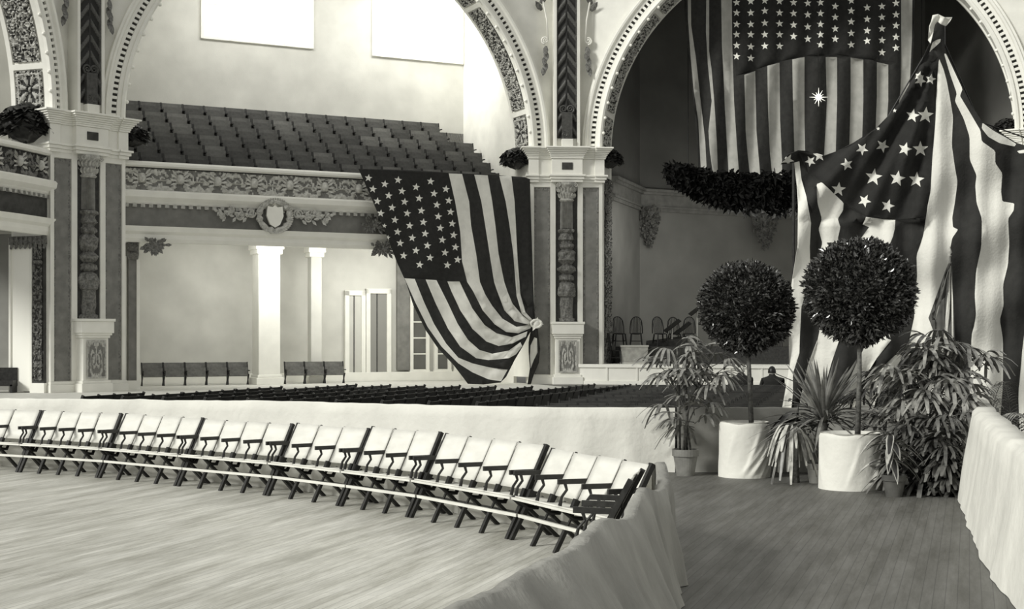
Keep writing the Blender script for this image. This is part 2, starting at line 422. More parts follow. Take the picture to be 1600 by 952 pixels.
def pier(fr, label, clusters, seed):
    base = fr.p(0, 0, 0); t = empty('pier', base, label, 'pier')
    b = MB(); b.box(fr, -HW, HW, 0, 1.6, 0, 8.7); b.box(fr, -HW-.06, HW+.06, -.2, 1.65, 0, .28); b.box(fr, -HW-.02, HW+.02, -.14, 1.65, .28, .40)
    for a0, a1 in ((-1.55, -1.40), (1.40, 1.55), (-.70, -.47), (.47, .70)): b.box(fr, a0, a1, -.10, .05, .4, 8.64)
    b.box(fr, -1.5, 1.5, -.085, .05, 8.42, 8.64); b.build('shaft', M_white, t, bevel=.012)
    for s0, s1 in ((-1.38, -.72), (.72, 1.38)):
        b = MB(); relief(b, lambda u, v, h: fr.p(lerp(s0, s1, u), -.015-h, lerp(.42, 8.40, v)), 16, 150, lambda u, v: .3+.7*abs(noise.noise(Vector((u*9, v*90, seed)))) if (u < .12 or u > .88 or v > .985) else .18*abs(noise.noise(Vector((u*6, v*60, 1)))), .05, .42)
        b.build('panel', [M_grey, M_relief_d], t)
    b = MB(); b.box(fr, -.46, .46, -.03, .02, 2.6, 8.62); b.build('niche_back', M_ground, t)
    # candelabrum half column: profile from the pedestal up
    z0 = 2.68; pr = [(.36, z0), (.36, z0+.12), (.27, z0+.16), (.27, 3.7), (.36, 3.76), (.40, 4.05), (.33, 4.3), (.20, 4.38), (.32, 4.46), (.33, 4.62), (.20, 4.7), (.40, 4.85), (.42, 4.95), (.22, 5.1), (.36, 5.3), (.38, 5.62), (.24, 5.75),
        (.34, 5.85), (.34, 5.95), (.23, 6.02), (.23, 6.1), (.34, 6.18), (.30, 6.3), (.27, 6.34), (.27, 6.44), (.36, 6.5), (.36, 6.58), (.275, 6.64)]
    b = MB(); ang = atan2(fr.u.y, fr.u.x)
    def ring(prof, flute=0, orn=0, n=28):
        vs = []
        for r, z in prof:
            for k in range(n+1):
                a = -pi+pi*k/n; rr = r*(1-flute*(.5+.5*cos(a*14*2))*1.0)
                if orn: rr *= 1+orn*noise.noise(Vector((cos(a)*2.2, sin(a)*2.2, z*5+seed)))
                vs.append(fr.p(rr*cos(a), rr*sin(a)*1.0, z))
        b.add(vs, [(i*(n+1)+k, i*(n+1)+k+1, (i+1)*(n+1)+k+1, (i+1)*(n+1)+k) for i in range(len(prof)-1) for k in range(n)])
    fine = []
    for i in range(len(pr)-1):
        for k in range(3): fine.append((lerp(pr[i][0], pr[i+1][0], k/3), lerp(pr[i][1], pr[i+1][1], k/3)))
    ring(fine, 0, .28); b.build('lower_shaft', M_relief_d, t, smooth=False)
    b = MB(); ring([(.275, 6.64), (.275, 7.0), (.262, 7.82)], .22, 0, 56); b.build('fluted_shaft', mat('column_stone', 140, .5, 12, 6), t)
    b = MB(); ring([(.27, 7.8), (.33, 7.86), (.27, 7.92), (.28, 8.1), (.34, 8.35), (.44, 8.5), (.46, 8.62)], 0, .12)
    for row, (zz, rr) in enumerate(((7.95, .29), (8.2, .33), (8.36, .36))):
        for k in range(9):
            a = -pi+pi*(k+.5*(row % 2)+.25)/9; leaf(b, fr.p(rr*cos(a), rr*sin(a), zz), fr.u*cos(a)*.5+fr.n*sin(a)*.5+Vector((0, 0, 1)), fr.n, .26, .15, .1, 0, 3)
    for sg in (-1, 1): spiral(b, fr.p, sg*.38, 8.5, .10, 1.6, .025, 0, pi/2, sg, .34)
    b.build('capital', M_relief, t)
    # pedestal
    b = MB(); 
    for z_0, z_1, e in ((0, .32, .12), (.32, .42, .06), (.42, 1.96, 0), (1.96, 2.06, .05), (2.06, 2.14, .10), (2.14, 2.56, .15), (2.56, 2.66, .19)): b.box(fr, -.52-e, .52+e, -.55-e, .02, z_0, z_1)
    p = b.build('pedestal', M_cream, t, bevel=.012)
    b = MB(); relief(b, lambda u, v, h: fr.p(lerp(-.40, .40, u), -.56-h, lerp(.50, 1.88, v)), 30, 46, lambda u, v: scroll(abs(u-.5)*2.2+.2, v*1.0, 1.1) if .08 < u < .92 and .05 < v < .95 else .9, .05, .45)
    b.build('pedestal_ornament', [mat('pedestal_ground', 120, .7), M_relief], p)
    entab(fr, t)
    # dark leafed strip rising over the entablature
    u = MB(); relief(u, lambda a, v, h: fr.p(lerp(-.44, .44, a), -.12-h, lerp(10.5, 18.6, v)), 30, 300,
        lambda a, v: .5+.5*sin(2*pi*(v*14+abs(a-.5)*2.0))*(1 if abs(a-.5) > .05 else .2) if .06 < a < .94 else .95, .09, .62)
    u.build('leaf_strip', [mat('strip_ground', 44, .7), mat('strip_leaf', 80, .45, 10, 20)], t)
    b = MB()
    for a0, a1 in ((-.56, -.44), (.44, .56)): b.box(fr, a0, a1, -.26, .7, 10.1, 18.6)
    b.box(fr, -.44, .44, -.1, .7, 10.1, 18.6); b.box(fr, -.24, .24, -.42, 0, 10.1, 10.45); b.build('strip_frame', M_white, t, bevel=.01)
    b = MB(); b.box(fr, -.22, .22, -.32, -.1, 10.45, 11.6)
    for sg in (-1, 1): spiral(b, fr.p, sg*.14, 11.75, .18, 1.7, .05, 0, -pi/2, sg, .2); spiral(b, fr.p, sg*.12, 10.65, .14, 1.5, .04, 0, pi/2, sg, .3)
    b.build('console', mat('console_bronze', 70, .45, 12, 8), t, bevel=.02)
    # scrolled ornaments on the spandrel beside the strip
    for sg in (-1, 1):
        b = MB(); spiral(b, fr.p, sg*.92, 14.7, .17, 1.9, .04, 0, -pi/2, sg, .06)
        b.tube([fr.p(sg*.80, -.1, 14.7), fr.p(sg*.86, -.1, 15.6), fr.p(sg*1.05, 0, 16.6), fr.p(sg*1.3, .1, 18)], .035, 5)
        b.build('scroll', M_cream, t, smooth=True)
        b = MB()
        for k in range(5): leaf(b, fr.p(sg*(.88+.02*k), -.1, 14.45-.22*k), (sg*.15*(-1)**k, -.3, -1), fr.n, .46, .24, .0, 0, 3)
        for k in range(9): leaf(b, fr.p(sg*(1.05+.07*k), 0, 16.0+.3*k), (sg*.5*(-1)**k, -.4, .6), fr.n, .5, .26, 0, 0, 3)
        b.build('leaf_drop', M_relief_d, t, smooth=True)
    for cc, r in clusters: leaf_cluster('foliage_bracket', cc, r, 90, t, mat('bracket_bronze', 46, .4, 12, 8), seed+int(r*10))
    return t
pier(PF1, 'ornate pier between the two galleries, with a dark leafed ball on its shoulder', [(px(40, 193, 50.4), 1.0), (px(207, 212, 53.2), .62)], 1)
pier(PF2, 'white ornate pier between the gallery arch and the stage arch', [(px(806, 248, 60.7), .66), (px(952, 248, 60.9), .60)], 5)
pier(PF3, 'ornate pier beyond the great flag, mostly cut off by the picture edge', [(px(1574, 200, 55.8), .55)], 9)

# ---------------------------------------------------------------- arches
def arch(fr, L, nm, label, deep, coffer_sides, ext):
    R = L/2; c = L/2; t = empty('arch', fr.p(c, 0, SPR), label, 'arch')
    b = MB(); n = 72; x0 = -ext; x1 = L+ext; zt = 20.5-SPR; vs = []      # spandrel wall
    for i in range(n+1):
        a = pi*i/n; cx_, sz = cos(a), sin(a); vs.append(fr.p(c+R*cx_, 0, SPR+R*sz))
        k = min((x1-c)/abs(cx_) if abs(cx_) > 1e-6 else 1e9, zt/sz if sz > 1e-6 else 1e9)
        vs.append(fr.p(c+k*cx_, 0, SPR+k*sz))
    b.add(vs, [(2*i, 2*i+1, 2*i+3, 2*i+2) for i in range(n)]); b.build('wall_'+nm, M_white, None, thick=.02)['kind'] = 'structure'
    def sweep(prof, mi, b, n=96, a0=0, a1=pi):
        K = len(prof); vs = []
        for i in range(n+1):
            a = lerp(a0, a1, i/n)
            for r, d in prof: vs.append(fr.p(c+(R+r)*cos(a), d, SPR+(R+r)*sin(a)))
        b.add(vs, [(i*K+k, i*K+k+1, (i+1)*K+k+1, (i+1)*K+k) for i in range(n) for k in range(K-1)], mi)
    b = MB(); sweep([(0, 0), (-.02, -.16), (.05, -.22), (.14, -.2), (.16, -.12), (.30, -.12), (.31, -.06), (.31, .0)], 0, b)
    sweep([(.49, 0), (.49, -.12), (.60, -.14), (.64, -.24), (.72, -.26), (.76, -.2), (.84, -.2), (.87, -.1), (.87, 0)], 0, b)
    b.build('archivolt', M_cream, t, smooth=False)
    b = MB(); nd = int(pi*R/.205)
    for i in range(nd):
        a0 = pi*i/nd; a1 = a0+pi/nd*.5
        b.box8([fr.p(c+(R+r)*cos(a), d, SPR+(R+r)*sin(a)) for a in (a0, a1) for r, d in ((.31, 0), (.49, 0), (.49, -.11), (.31, -.11))])
    b.build('dentils', M_cream, t)
    b = MB(); sweep([(.31, -.02), (.49, -.02)], 0, b); b.build('dentil_ground', M_dark, t)
    # jambs and soffit
    b = MB(); sweep([(0, 0), (0, .18), (.06, .20), (.06, deep-.2), (0, deep-.18), (0, deep)], 0, b)
    for a in (.185, .765, 1.34, pi-.185, pi-.765, pi-1.34):
        b.box8([fr.p(c+(R+r)*cos(q), d, SPR+(R+r)*sin(q)) for q in (a-.012, a+.012) for r, d in ((.08, .1), (.08, deep-.1), (-.0, deep-.1), (-.0, .1))])
    for s in (0, L):
        sg = 1 if s else -1
        b.box(fr, s-.02*sg if False else s, s+sg*.25, .02, deep, .3, SPR)
    b.build('soffit', M_cream, t)
    for k in coffer_sides:
        a0, a1 = ((.012, .168), (.205, .745), (.785, 1.32))[k % 10]; b = MB(); ros = k % 10 == 0
        if k >= 10: a0, a1 = pi-a0, pi-a1
        def hf(u, v):
            if ros:
                r = sqrt((u-.5)**2+(v-.5)**2)
                if r < .36: return .5+.5*cos(r*30) if r < .12 else .5+.4*sin(atan2(v-.5, u-.5)*7)
                return .95 if abs(max(abs(u-.5), abs(v-.5))-.40) < .03 else leafy(u*3, v*3)
            return leafy(u*2.2, v*9)
        relief(b, lambda u, v, h: fr.p(c+(R+.05-h)*cos(lerp(a0, a1, v)), lerp(.24, deep-.24, u), SPR+(R+.05-h)*sin(lerp(a0, a1, v))), 26, 30 if ros else 100, hf, .1, .45)
        b.build('coffer', [M_ground, M_relief], t)
    b = MB()
    for i in range(1, 40):
        a = pi*i/40; ellipsoid(b, fr.p(c+(R-.06)*cos(a), -.12, SPR+(R-.06)*sin(a)), (.07, .07, .07), 8, 5)
    b.build('bulb', mat('glass_bulb', 240, .2), t, smooth=True)['kind'] = 'stuff'
    return t
EXT = HW*cos(radians(22.5))*.35+1.12
arch(SL, LL, 'left', 'coffered arch over the bowed gallery, cut by the picture edge', DEEP, (0, 1, 2), EXT)
arch(SM, LM, 'middle', 'white arch framing the steep gallery of seats', DEEP, (0, 1, 2), EXT)
arch(SR, LR, 'right', 'white arch framing the dark stage', DEEP, (10, 11, 12), EXT)
# carved jamb strip of the stage opening
b = MB(); relief(b, lambda u, v, h: SR.p(.0+h+.005, lerp(.3, 1.5, u), lerp(.9, 8.9, v)), 20, 150, lambda u, v: leafy(u*1.6, v*12), .08, .5)
b.build('trim_1', [M_ground, M_relief_d])['kind'] = 'structure'

# ---------------------------------------------------------------- gallery alcove (middle arch)
GB = 6.9                                        # back wall depth
def wallbox(name, pts, z0, z1, m, th=.15):
    b = MB()
    for a, c in zip(pts[:-1], pts[1:]):
        a = Vector(a); c = Vector(c); a.z = c.z = 0; u = (c-a).normalized(); n = Vector((-u.y, u.x, 0))*th; Z0 = Vector((0, 0, z0)); Z1 = Vector((0, 0, z1))
        b.box8([a+Z0, c+Z0, c+n+Z0, a+n+Z0, a+Z1, c+Z1, c+n+Z1, a+n+Z1])
    o = b.build(name, m); o['kind'] = 'structure'; return o
wallbox('wall_gallery_back', [SM.p(-.6, GB, 0), SM.p(LM, GB, 0)], 0, 20.5, M_alcove)
wallbox('wall_gallery_side', [SM.p(LM, GB, 0), SM.p(LM, DEEP, 0)], 0, 20.5, M_white)
wallbox('wall_gallery_end', [SM.p(-.3, DEEP, 0), SM.p(-.3, GB, 0)], 0, 20.5, M_white)
b = MB(); TIER = .9; RISE = .55
for k in range(8): b.box(SM, -.05, LM, .7+k*TIER if k else .62, GB, 7.0 if k == 0 else 7.75+(k-1)*RISE, 7.75+k*RISE)
b.build('floor_gallery', M_wood_d)['kind'] = 'structure'
b = MB(); b.box(SM, -.05, LM, .62, GB, 6.1, 6.99); b.build('ceiling_under_gallery', M_alcove)['kind'] = 'structure'
def gallery_front(P, S, name, label, zr=8.6, dark=False, medal=1.45, end=None, seed=0):
    """P(s, d, z) path mapping; S total length"""
    t = empty(name, P(S*.5, 0, 5.6), label, 'gallery'); n = max(2, int(S/1.0))
    def sw(prof, m, nm, closed=True):
        b = MB(); K = len(prof); vs = []
        for i in range(n+1):
            for d, z in prof: vs.append(P(S*i/n, d, z))
        b.add(vs, [(i*K+k, i*K+(k+1) % K, (i+1)*K+(k+1) % K, (i+1)*K+k) for i in range(n) for k in range(K)])
        b.add([P(0, d, z) for d, z in prof], [tuple(range(K))]); b.add([P(S, d, z) for d, z in prof], [tuple(range(K))[::-1]])
        return b.build(nm, m, t)
    sw([(.15, zr-.16), (-.12, zr-.16), (-.2, zr-.1), (-.2, zr-.02), (-.14, zr+.06), (.15, zr+.06)], M_cream, 'top_rail')
    sw([(.15, zr-1.1), (0.02, zr-1.1), (0.02, zr-.16), (.15, zr-.16)], M_ground, 'parapet')
    b = MB(); zf0, zf1 = zr-1.02, zr-.2
    def hf(u, v):
        x = u*S/medal*1.0
        f = x % 1; r = sqrt(((f-.5)*medal)**2+((v-.56)*.82)**2)
        if r < .2: return .85+.15*cos(r*25)
        if r < .25: return .1
        if abs(v-.48) < .03: return .9
        return scroll(x*2, v*1.0, .9) if v < .5 else scroll(x*3+.3, v*1.2, 1.2)*.95
    relief(b, lambda u, v, h: P(u*S, -.0-h, lerp(zf0, zf1, v)), int(S*20), 18, hf, .1, .42)
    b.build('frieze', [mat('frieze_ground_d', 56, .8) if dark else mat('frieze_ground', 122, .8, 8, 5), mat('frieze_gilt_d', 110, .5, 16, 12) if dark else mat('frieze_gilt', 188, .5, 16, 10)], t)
    b = MB()
    for i in range(int(S/medal)):
        s = (i+.5)*medal; ellipsoid(b, P(s, -.08, zf0+.46), (.15, .12, .19), 10, 8)
        for sg in (-1, 1):
            for k in range(4): leaf(b, P(s+sg*.14, -.1, zf0+.3+.1*k), P(s+sg*.6, -.2, zf0+.1+.3*k)-P(s, -.1, zf0+.3), (0, -1, 0), .28, .1, .0, 0, 2)
    b.build('medallion', mat('frieze_gilt', 188, .5), t, smooth=True)['kind'] = 'stuff'
    sw([(.15, zr-1.55), (-.04, zr-1.55), (-.1, zr-1.45), (-.26, zr-1.3), (-.30, zr-1.12), (-.22, zr-1.04), (.15, zr-1.04)], M_cream, 'lower_moulding')
    b = MB(); m_ = int(S/.3)
    for i in range(m_):
        s = (i+.25)*S/m_; w = S/m_*.5; b.box8([P(s+x*w, d, z) for z in (zr-1.68, zr-1.56) for x, d in ((0, -.12), (1, -.12), (1, .0), (0, 0))])
    b.build('dentils', M_relief, t)
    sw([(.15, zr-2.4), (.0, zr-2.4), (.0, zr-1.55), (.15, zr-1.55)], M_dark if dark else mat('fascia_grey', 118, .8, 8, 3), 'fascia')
    sw([(.2, zr-3.0), (-.02, zr-3.0), (-.08, zr-2.86), (-.08, zr-2.7), (-.18, zr-2.6), (-.24, zr-2.4), (.2, zr-2.4)], M_cream, 'beam')
    return t
g = gallery_front(lambda s, d, z: SM.p(s+.02, .5+d, z), LM-.04, 'gallery', 'ornate gallery front with a carved frieze between the two piers')
# cartouche hung on the fascia
cs = SM.s_at(428, .4); cz = SM.z_at(428, 338, .4); b = MB()
Pc = lambda a, d, z: SM.p(cs+a, .32+d, cz+z)
b.tube([Pc(.62*cos(2*pi*k/28), 0, .58*sin(2*pi*k/28)) for k in range(29)], [.12+.04*sin(k*2.6) for k in range(29)], 8)
for k in range(46):
    a = 2*pi*k/46; leaf(b, Pc(.58*cos(a), -.05, .55*sin(a)), SM.u*cos(a+.9)+Vector((0, 0, sin(a+.9)))-SM.n*.5, SM.n, .26, .14, 0, 0, 2)
for sg in (-1, 1):
    for q, (x, z, r) in enumerate(((.95, .1, .2), (1.4, -.05, .17), (1.75, .15, .14), (2.1, -.1, .12))): spiral(b, Pc, sg*x, z, r, 1.8, .05, 0, q, sg, .0)
    for k in range(22):
        x = .8+1.5*k/22; leaf(b, Pc(sg*x, -.02, .12*sin(k)), SM.u*sg+Vector((0, 0, 1.4*sin(k*2.1)))-SM.n*.4, SM.n, .26, .13, 0, 0, 2)
b.build('cartouche', mat('cartouche_plaster', 170, .5, 20, 10), g)
b = MB(); sh = [(-.3, .38), (-.1, .34), (0, .42), (.1, .34), (.3, .38), (.34, 0), (.2, -.34), (0, -.46), (-.2, -.34), (-.34, 0)]
b.add([Pc(x, -.1, z) for x, z in sh]+[Pc(x, .05, z) for x, z in sh], [tuple(range(10))]+[(i, (i+1) % 10, 10+(i+1) % 10, 10+i) for i in range(10)])
b.build('shield', M_cream, g)
for x, y, r in ((582, 352, .45), (240, 384, .4), (596, 390, .5)):
    s = SM.s_at(x, .4); b = MB(); rnd = random.Random(x); cc = SM.p(s, .35, SM.z_at(x, y, .35))
    ellipsoid(b, cc, (r*.7, .18, r*.35))
    for k in range(40):
        a = rnd.uniform(0, 2*pi); q = rnd.random(); leaf(b, cc+SM.u*cos(a)*r*q+Vector((0, 0, sin(a)*r*.5*q))-SM.n*.15, SM.u*cos(a)+Vector((0, 0, sin(a)))-SM.n*.4, SM.n, .26, .14, .1, 0, 2)
    b.build('bracket', M_relief_d, g)
# windows of the gallery wall
M_win = emis('bright_window', 240, 1.15)
for i, (xa, xb, yb) in enumerate(((316, 488, 66), (584, 722, 92))):
    s0 = SM.s_at(xa, GB-.1); s1 = SM.s_at(xb, GB-.1); z0 = SM.z_at((xa+xb)/2, yb, GB-.1)
    b = MB(); b.box(SM, s0, s1, GB-.06, GB-.02, z0, z0+4.5, 0)
    w = b.build('window_%d' % (i+1), M_win); w['kind'] = 'structure'
    b = MB()
    for k in range(5): x = lerp(s0, s1, k/4); b.box(SM, x-.06, x+.06, GB-.14, GB-.05, z0-.05, z0+4.6)
    for k in range(4): b.box(SM, s0-.05, s1+.05, GB-.13, GB-.05, z0+k*1.5-.06, z0+k*1.5+.06)
    b.build('window_frame', M_cream, w)
# under the gallery: pilasters, column, doors, french windows
def fixture(name, xa, xb, yt, yb_z, d, th, m, parent=None, kind='structure', z1=None):
    s0 = SM.s_at(xa, d); s1 = SM.s_at(xb, d); b = MB(); b.box(SM, s0, s1, d, d+th, yb_z, SM.z_at((xa+xb)/2, yt, d) if z1 is None else z1)
    o = b.build(name, m, parent, bevel=.01)
    if kind: o['kind'] = kind
    return o
def column(xa, xb, d, label, m):
    s0 = SM.s_at(xa, d); s1 = SM.s_at(xb, d); t = empty('column', SM.p((s0+s1)/2, d, 0), label, 'column')
    b = MB(); b.box(SM, s0, s1, d, d+(s1-s0), .3, 6.0); b.build('shaft', m, t, bevel=.03)
    b = MB(); b.box(SM, s0-.12, s1+.12, d-.12, d+.1+s1-s0, 0, .3); b.box(SM, s0-.06, s1+.06, d-.06, d+.05+s1-s0, .3, .42); b.build('base', M_cream, t, bevel=.02)
    b = MB(); b.box(SM, s0-.08, s1+.08, d-.08, d+.08+s1-s0, 5.5, 5.7); b.box(SM, s0-.14, s1+.14, d-.14, d+.12+s1-s0, 5.7, 6.05); b.build('capital', M_cream, t, bevel=.02)
column(404, 438, 4.0, 'square white column between the two rows of seats under the gallery', M_cream)
column(486, 503, 5.2, 'slim pale upright in place of a column shadow, behind the shorter row of seats under the gallery', M_alcove)  # upright added where only a column shadow falls
t = empty('pilaster', SM.p(.5, .8, 0), 'narrow grey pilaster with a leafy capital under the gallery beam beside the pier', 'pilaster')
s0 = SM.s_at(201, .8); s1 = SM.s_at(214, .8)
b = MB(); b.box(SM, s0, s1, .8, 1.2, .1, 5.2); b.build('shaft', M_grey, t); b = MB(); b.box(SM, s1-.02, s1+.1, .75, 1.25, .0, 5.6); b.box(SM, s0-.1, s1+.1, .7, 1.3, 0, .35); b.build('edge_strip', M_cream, t)
b = MB(); b.box(SM, s0-.03, s1+.05, .72, 1.25, 5.1, 5.6)
for k in range(16): leaf(b, SM.p(lerp(s0, s1, (k % 8)/7), .72, 4.95+.25*(k//8)), (0, -.5, 1), SM.n, .3, .14, 0, 0, 2)
b.build('capital', M_relief_d, t)
# doors in the back wall
for i, (xa, xb, yt, m) in enumerate(((545, 564, 462, M_alcove), (578, 604, 459, mat('door_grey', 140, .6)))):
    d = GB-.12; s0 = SM.s_at(xa, d); s1 = SM.s_at(xb, d); zt = SM.z_at(xb, yt, d)
    b = MB(); b.box(SM, s0, s1, d, d+.1, 0, zt); o = b.build('door_%d' % (i+1), m); o['kind'] = 'structure'
    b = MB(); b.box(SM, s0-.2, s0, d-.08, d+.1, 0, zt+.2); b.box(SM, s1, s1+.2, d-.08, d+.1, 0, zt+.2); b.box(SM, s0-.2, s1+.2, d-.08, d+.1, zt, zt+.22); b.build('door_frame', M_cream, o)
    b = MB(); sm_ = lerp(s0, s1, .42); b.box(SM, sm_-.02, sm_+.02, d-.03, d, 0, zt); b.build('door_stile', M_dark, o)
b = MB(); d = GB-.2; b.box(SM, SM.s_at(621, d), SM.s_at(640, d), d, d+.15, .5, SM.z_at(630, 400, d)); b.build('trim_2', M_grey)['kind'] = 'structure'
for i, (xa, xb) in enumerate(((643, 668), (681, 702), (712, 727))):
    d = GB-.14; s0 = SM.s_at(xa, d); s1 = SM.s_at(xb, d)
    b = MB(); b.box(SM, s0+.05, s1-.05, d+.03, d+.06, .55, 5.0); o = b.build('window_%d' % (i+3), mat('dim_glass', 96, .15, 8, 1)); o['kind'] = 'structure'
    b = MB()
    for x in (s0, s1): b.box(SM, x-.08, x+.08, d-.05, d+.1, .3, 5.1)
    for k in range(7): z = .5+k*.74; b.box(SM, s0, s1, d, d+.08, z-.03, z+.03)
    b.box(SM, s0-.1, s1+.1, d-.06, d+.1, 0, .5); b.build('window_frame', M_cream, o)
fixture('baseboard_gallery', 205, 720, 596, 0, GB-.25, .24, M_cream, z1=.42)

# a theatre seat, proto; x across, y behind
def seat_proto(name, w, h, m1, m2, seed=0):
    b = MB(); r = Fr((0, 0), (1, 0), (0, 1))
    b.grid(lambda u, v: Vector((lerp(-w/2+.03, w/2-.03, u), .16+.12*v-.05*sin(pi*u)*0, lerp(.42, h, v))), 4, 3, 0)
    b.box(r, -w/2+.03, w/2-.03, .19, .22, .42, .46); 
    b.box8([(-w/2+.03, .17, .42), (w/2-.03, .17, .42), (w/2-.03, .21, .42), (-w/2+.03, .21, .42), (-w/2+.03, .27, h), (w/2-.03, .27, h), (w/2-.03, .31, h), (-w/2+.03, .31, h)], 0)
    b.box8([(-w/2+.04, .05, .38), (w/2-.04, .05, .38), (w/2-.04, .09, .36), (-w/2+.04, .09, .36), (-w/2+.04, .1, .74), (w/2-.04, .1, .74), (w/2-.04, .14, .74), (-w/2+.04, .14, .74)], 0)
    for sg in (-1, 1):
        x = sg*w/2; b.bar((x, .12, 0), (x, .3, h+.01), .04, .06, mi=1); b.bar((x, .3, 0), (x, .02, .45), .04, .05, mi=1); b.bar((x, .24, .6), (x, -.08, .6), .05, .04, mi=1)
    o = b.build(name, [m1, m2]); return o
M_gs = [mat('gallery_seat_%d' % k, v, .45, 9, 6) for k, v in enumerate((76, 88, 66, 98))]
PR = [seat_proto('gallery_chair', .88, .92, m, M_wood_d) for m in M_gs]
ANGM = atan2(SM.u.y, SM.u.x); rnd = random.Random(4); used = set()
ORD = 'first second third fourth fifth sixth seventh eighth ninth tenth eleventh twelfth thirteenth fourteenth fifteenth sixteenth seventeenth eighteenth nineteenth twentieth'.split()
RS = ['front row', 'second row up', 'third row up', 'fourth row up', 'fifth row up', 'next to top row', 'top row']
ROWN = ['front row just behind the rail', 'second row up from the rail', 'third row up from the rail', 'fourth row up from the rail', 'fifth row up from the rail', 'second row from the top', 'top row below the pale wall']
def put(protos, k, loc, rz, label, group, cat='seat'):
    src = protos[k]
    if id(src) in used: o = src.copy(); COL.objects.link(o)
    else: o = src; used.add(id(src))
    o.location = loc; o.rotation_euler = (0, 0, rz); return tag(o, label, cat, group)
XR = [795, 782, 768, 752, 736, 712, 692]
for row in range(7):
    d = .78+row*TIER; z = 7.75+row*RISE; smax = SM.s_at(XR[row], d+.3)
    s = .55; q = 0
    while s < smax:
        put(PR, rnd.choice((0, 0, 0, 1, 2, 3)), SM.p(s, d+.25, z-(rnd.random() < .12)*.0), ANGM, 'dark tip-up gallery seat, %s, %s from the pier with the leafed ball' % (RS[row], ORD[q]), 'gallery seats, '+ROWN[row]); s += .92; q += 1
# seats under the gallery
PU = [seat_proto('wall_chair', .86, .95, mat('bench_seat', 96, .5, 12, 6), M_wood_d)]
for xa, xb, d, lb, gp in ((222, 396, 4.6, 'dark seat in the long row under the gallery, counted from the pier: ', 'long row of seats under the gallery'), (446, 538, 4.6, 'dark seat in the short row beyond the white column, counted from it: ', 'short row of seats under the gallery')):
    s = SM.s_at(xa, d)+.44
    q = 0
    while s < SM.s_at(xb, d): put(PU, 0, SM.p(s, d-.1, 0), ANGM, lb+ORD[q], gp); s += .89; q += 1

# ---------------------------------------------------------------- bowed gallery on the left
GP = [Vector((-16.55, 50.45, 0)), Vector((-16.75, 49.6, 0)), Vector((-17.0, 48.5, 0)), Vector((-17.5, 47.0, 0)), Vector((-18.3, 45.2, 0)), Vector((-19.5, 43.2, 0))]
gl = [0]
for a, c in zip(GP[:-1], GP[1:]): gl.append(gl[-1]+(c-a).length)
def GPp(s, d, z):
    s = gl[-1]-s; s = max(0, min(gl[-1]-1e-4, s)); k = max(i for i in range(len(gl)-1) if gl[i] <= s); t = (s-gl[k])/(gl[k+1]-gl[k])
    p = GP[k].lerp(GP[k+1], t); a = GP[k+1]-GP[k]; n = Vector((a.y, -a.x, 0)).normalized(); return p+n*d+Vector((0, 0, z))
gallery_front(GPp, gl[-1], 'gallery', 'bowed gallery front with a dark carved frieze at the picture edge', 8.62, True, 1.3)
b = MB(); P0 = [Vector((-16.6, 50.6, 0)), Vector((-24, 43, 0)), Vector((-24, 56, 0)), Vector((-16.4, 55, 0))]
b.add([p+Vector((0, 0, 8.3)) for p in P0]+[p+Vector((0, 0, 6.9)) for p in P0], [(0, 1, 2, 3), (7, 6, 5, 4), (0, 4, 5, 1), (1, 5, 6, 2), (2, 6, 7, 3), (3, 7, 4, 0)]); b.build('floor_gallery_left', M_dark)['kind'] = 'structure'
wallbox('wall_left_alcove', [(-30, 52, 0), (-17.6, 57.5, 0)], 0, 20.5, M_alcove)
def lbox(name, xa, xb, Y, yt, yb, th, m, kind='structure', label=None, cat=None):
    a = px(xa, yb, Y); c = px(xb, yt, Y); b = MB(); b.box(W0, a.x, c.x, Y, Y+th, a.z, c.z); o = b.build(name, m, None, bevel=.01)
    if kind: o['kind'] = kind
    if label: tag(o, label, cat)
    return o
b = MB(); b.box(SL, LL-.12, LL+.02, .66, 1.52, .05, 5.5); o = b.build('door_3', mat('white_door', 244, .6), bevel=.01); o['kind'] = 'structure'
b = MB(); b.box(SL, LL-.18, LL-.1, .60, .68, .0, 5.55); b.box(SL, LL-.18, LL-.1, 1.5, 1.58, .0, 5.55); b.build('door_frame', M_cream, o)
lbox('trim_3', -30, 20, 52.8, 366, 611, .2, mat('wall_grey_left', 150, .8, 10, 1))
t = empty('pilaster', SL.p(LL, .35, 0), 'dark carved pilaster beside the tall white door at the picture edge', 'pilaster'); a = px(55, 366, 51.2); c = px(72, 611, 51.2)
b = MB(); b.box(SL, LL-.14, LL+.02, .12, .58, .3, 5.5); b.build('shaft', M_dark, t)
b = MB(); relief(b, lambda u, v, h: SL.p(LL-.15-h, lerp(.54, .16, u), lerp(.45, 5.2, v)), 10, 90, lambda u, v: leafy(u, v*9), .08, .5); b.build('carving', [M_ground, M_relief_d], t)
b = MB(); b.box(SL, LL-.2, LL, .08, 1.56, 5.3, 5.6)
for k in range(16): leaf(b, SL.p(LL-.2, lerp(.1, 1.5, (k % 8)/7), 5.15+.2*(k//8)), (.5, -.5, 1), SL.u, .3, .18, 0, 0, 2)
b.build('capital', M_relief_d, t)
b = MB(); b.box(SL, LL-.2, LL, .06, .62, 0, .35); b.build('base', M_cream, t)
# dark bench at the very edge
b = MB(); q = px(0, 611, 50); b.box(W0, q.x-1.5, q.x+.45, 50, 50.5, .25, .45); b.box(W0, q.x-1.5, q.x+.45, 50.45, 50.52, .4, .9)
for x in (-1.45, .35): b.box(W0, q.x+x, q.x+x+.08, 50, 50.5, 0, .3)
tag(b.build('bench', M_wood_d), 'low dark bench beside the tall white door', 'bench')

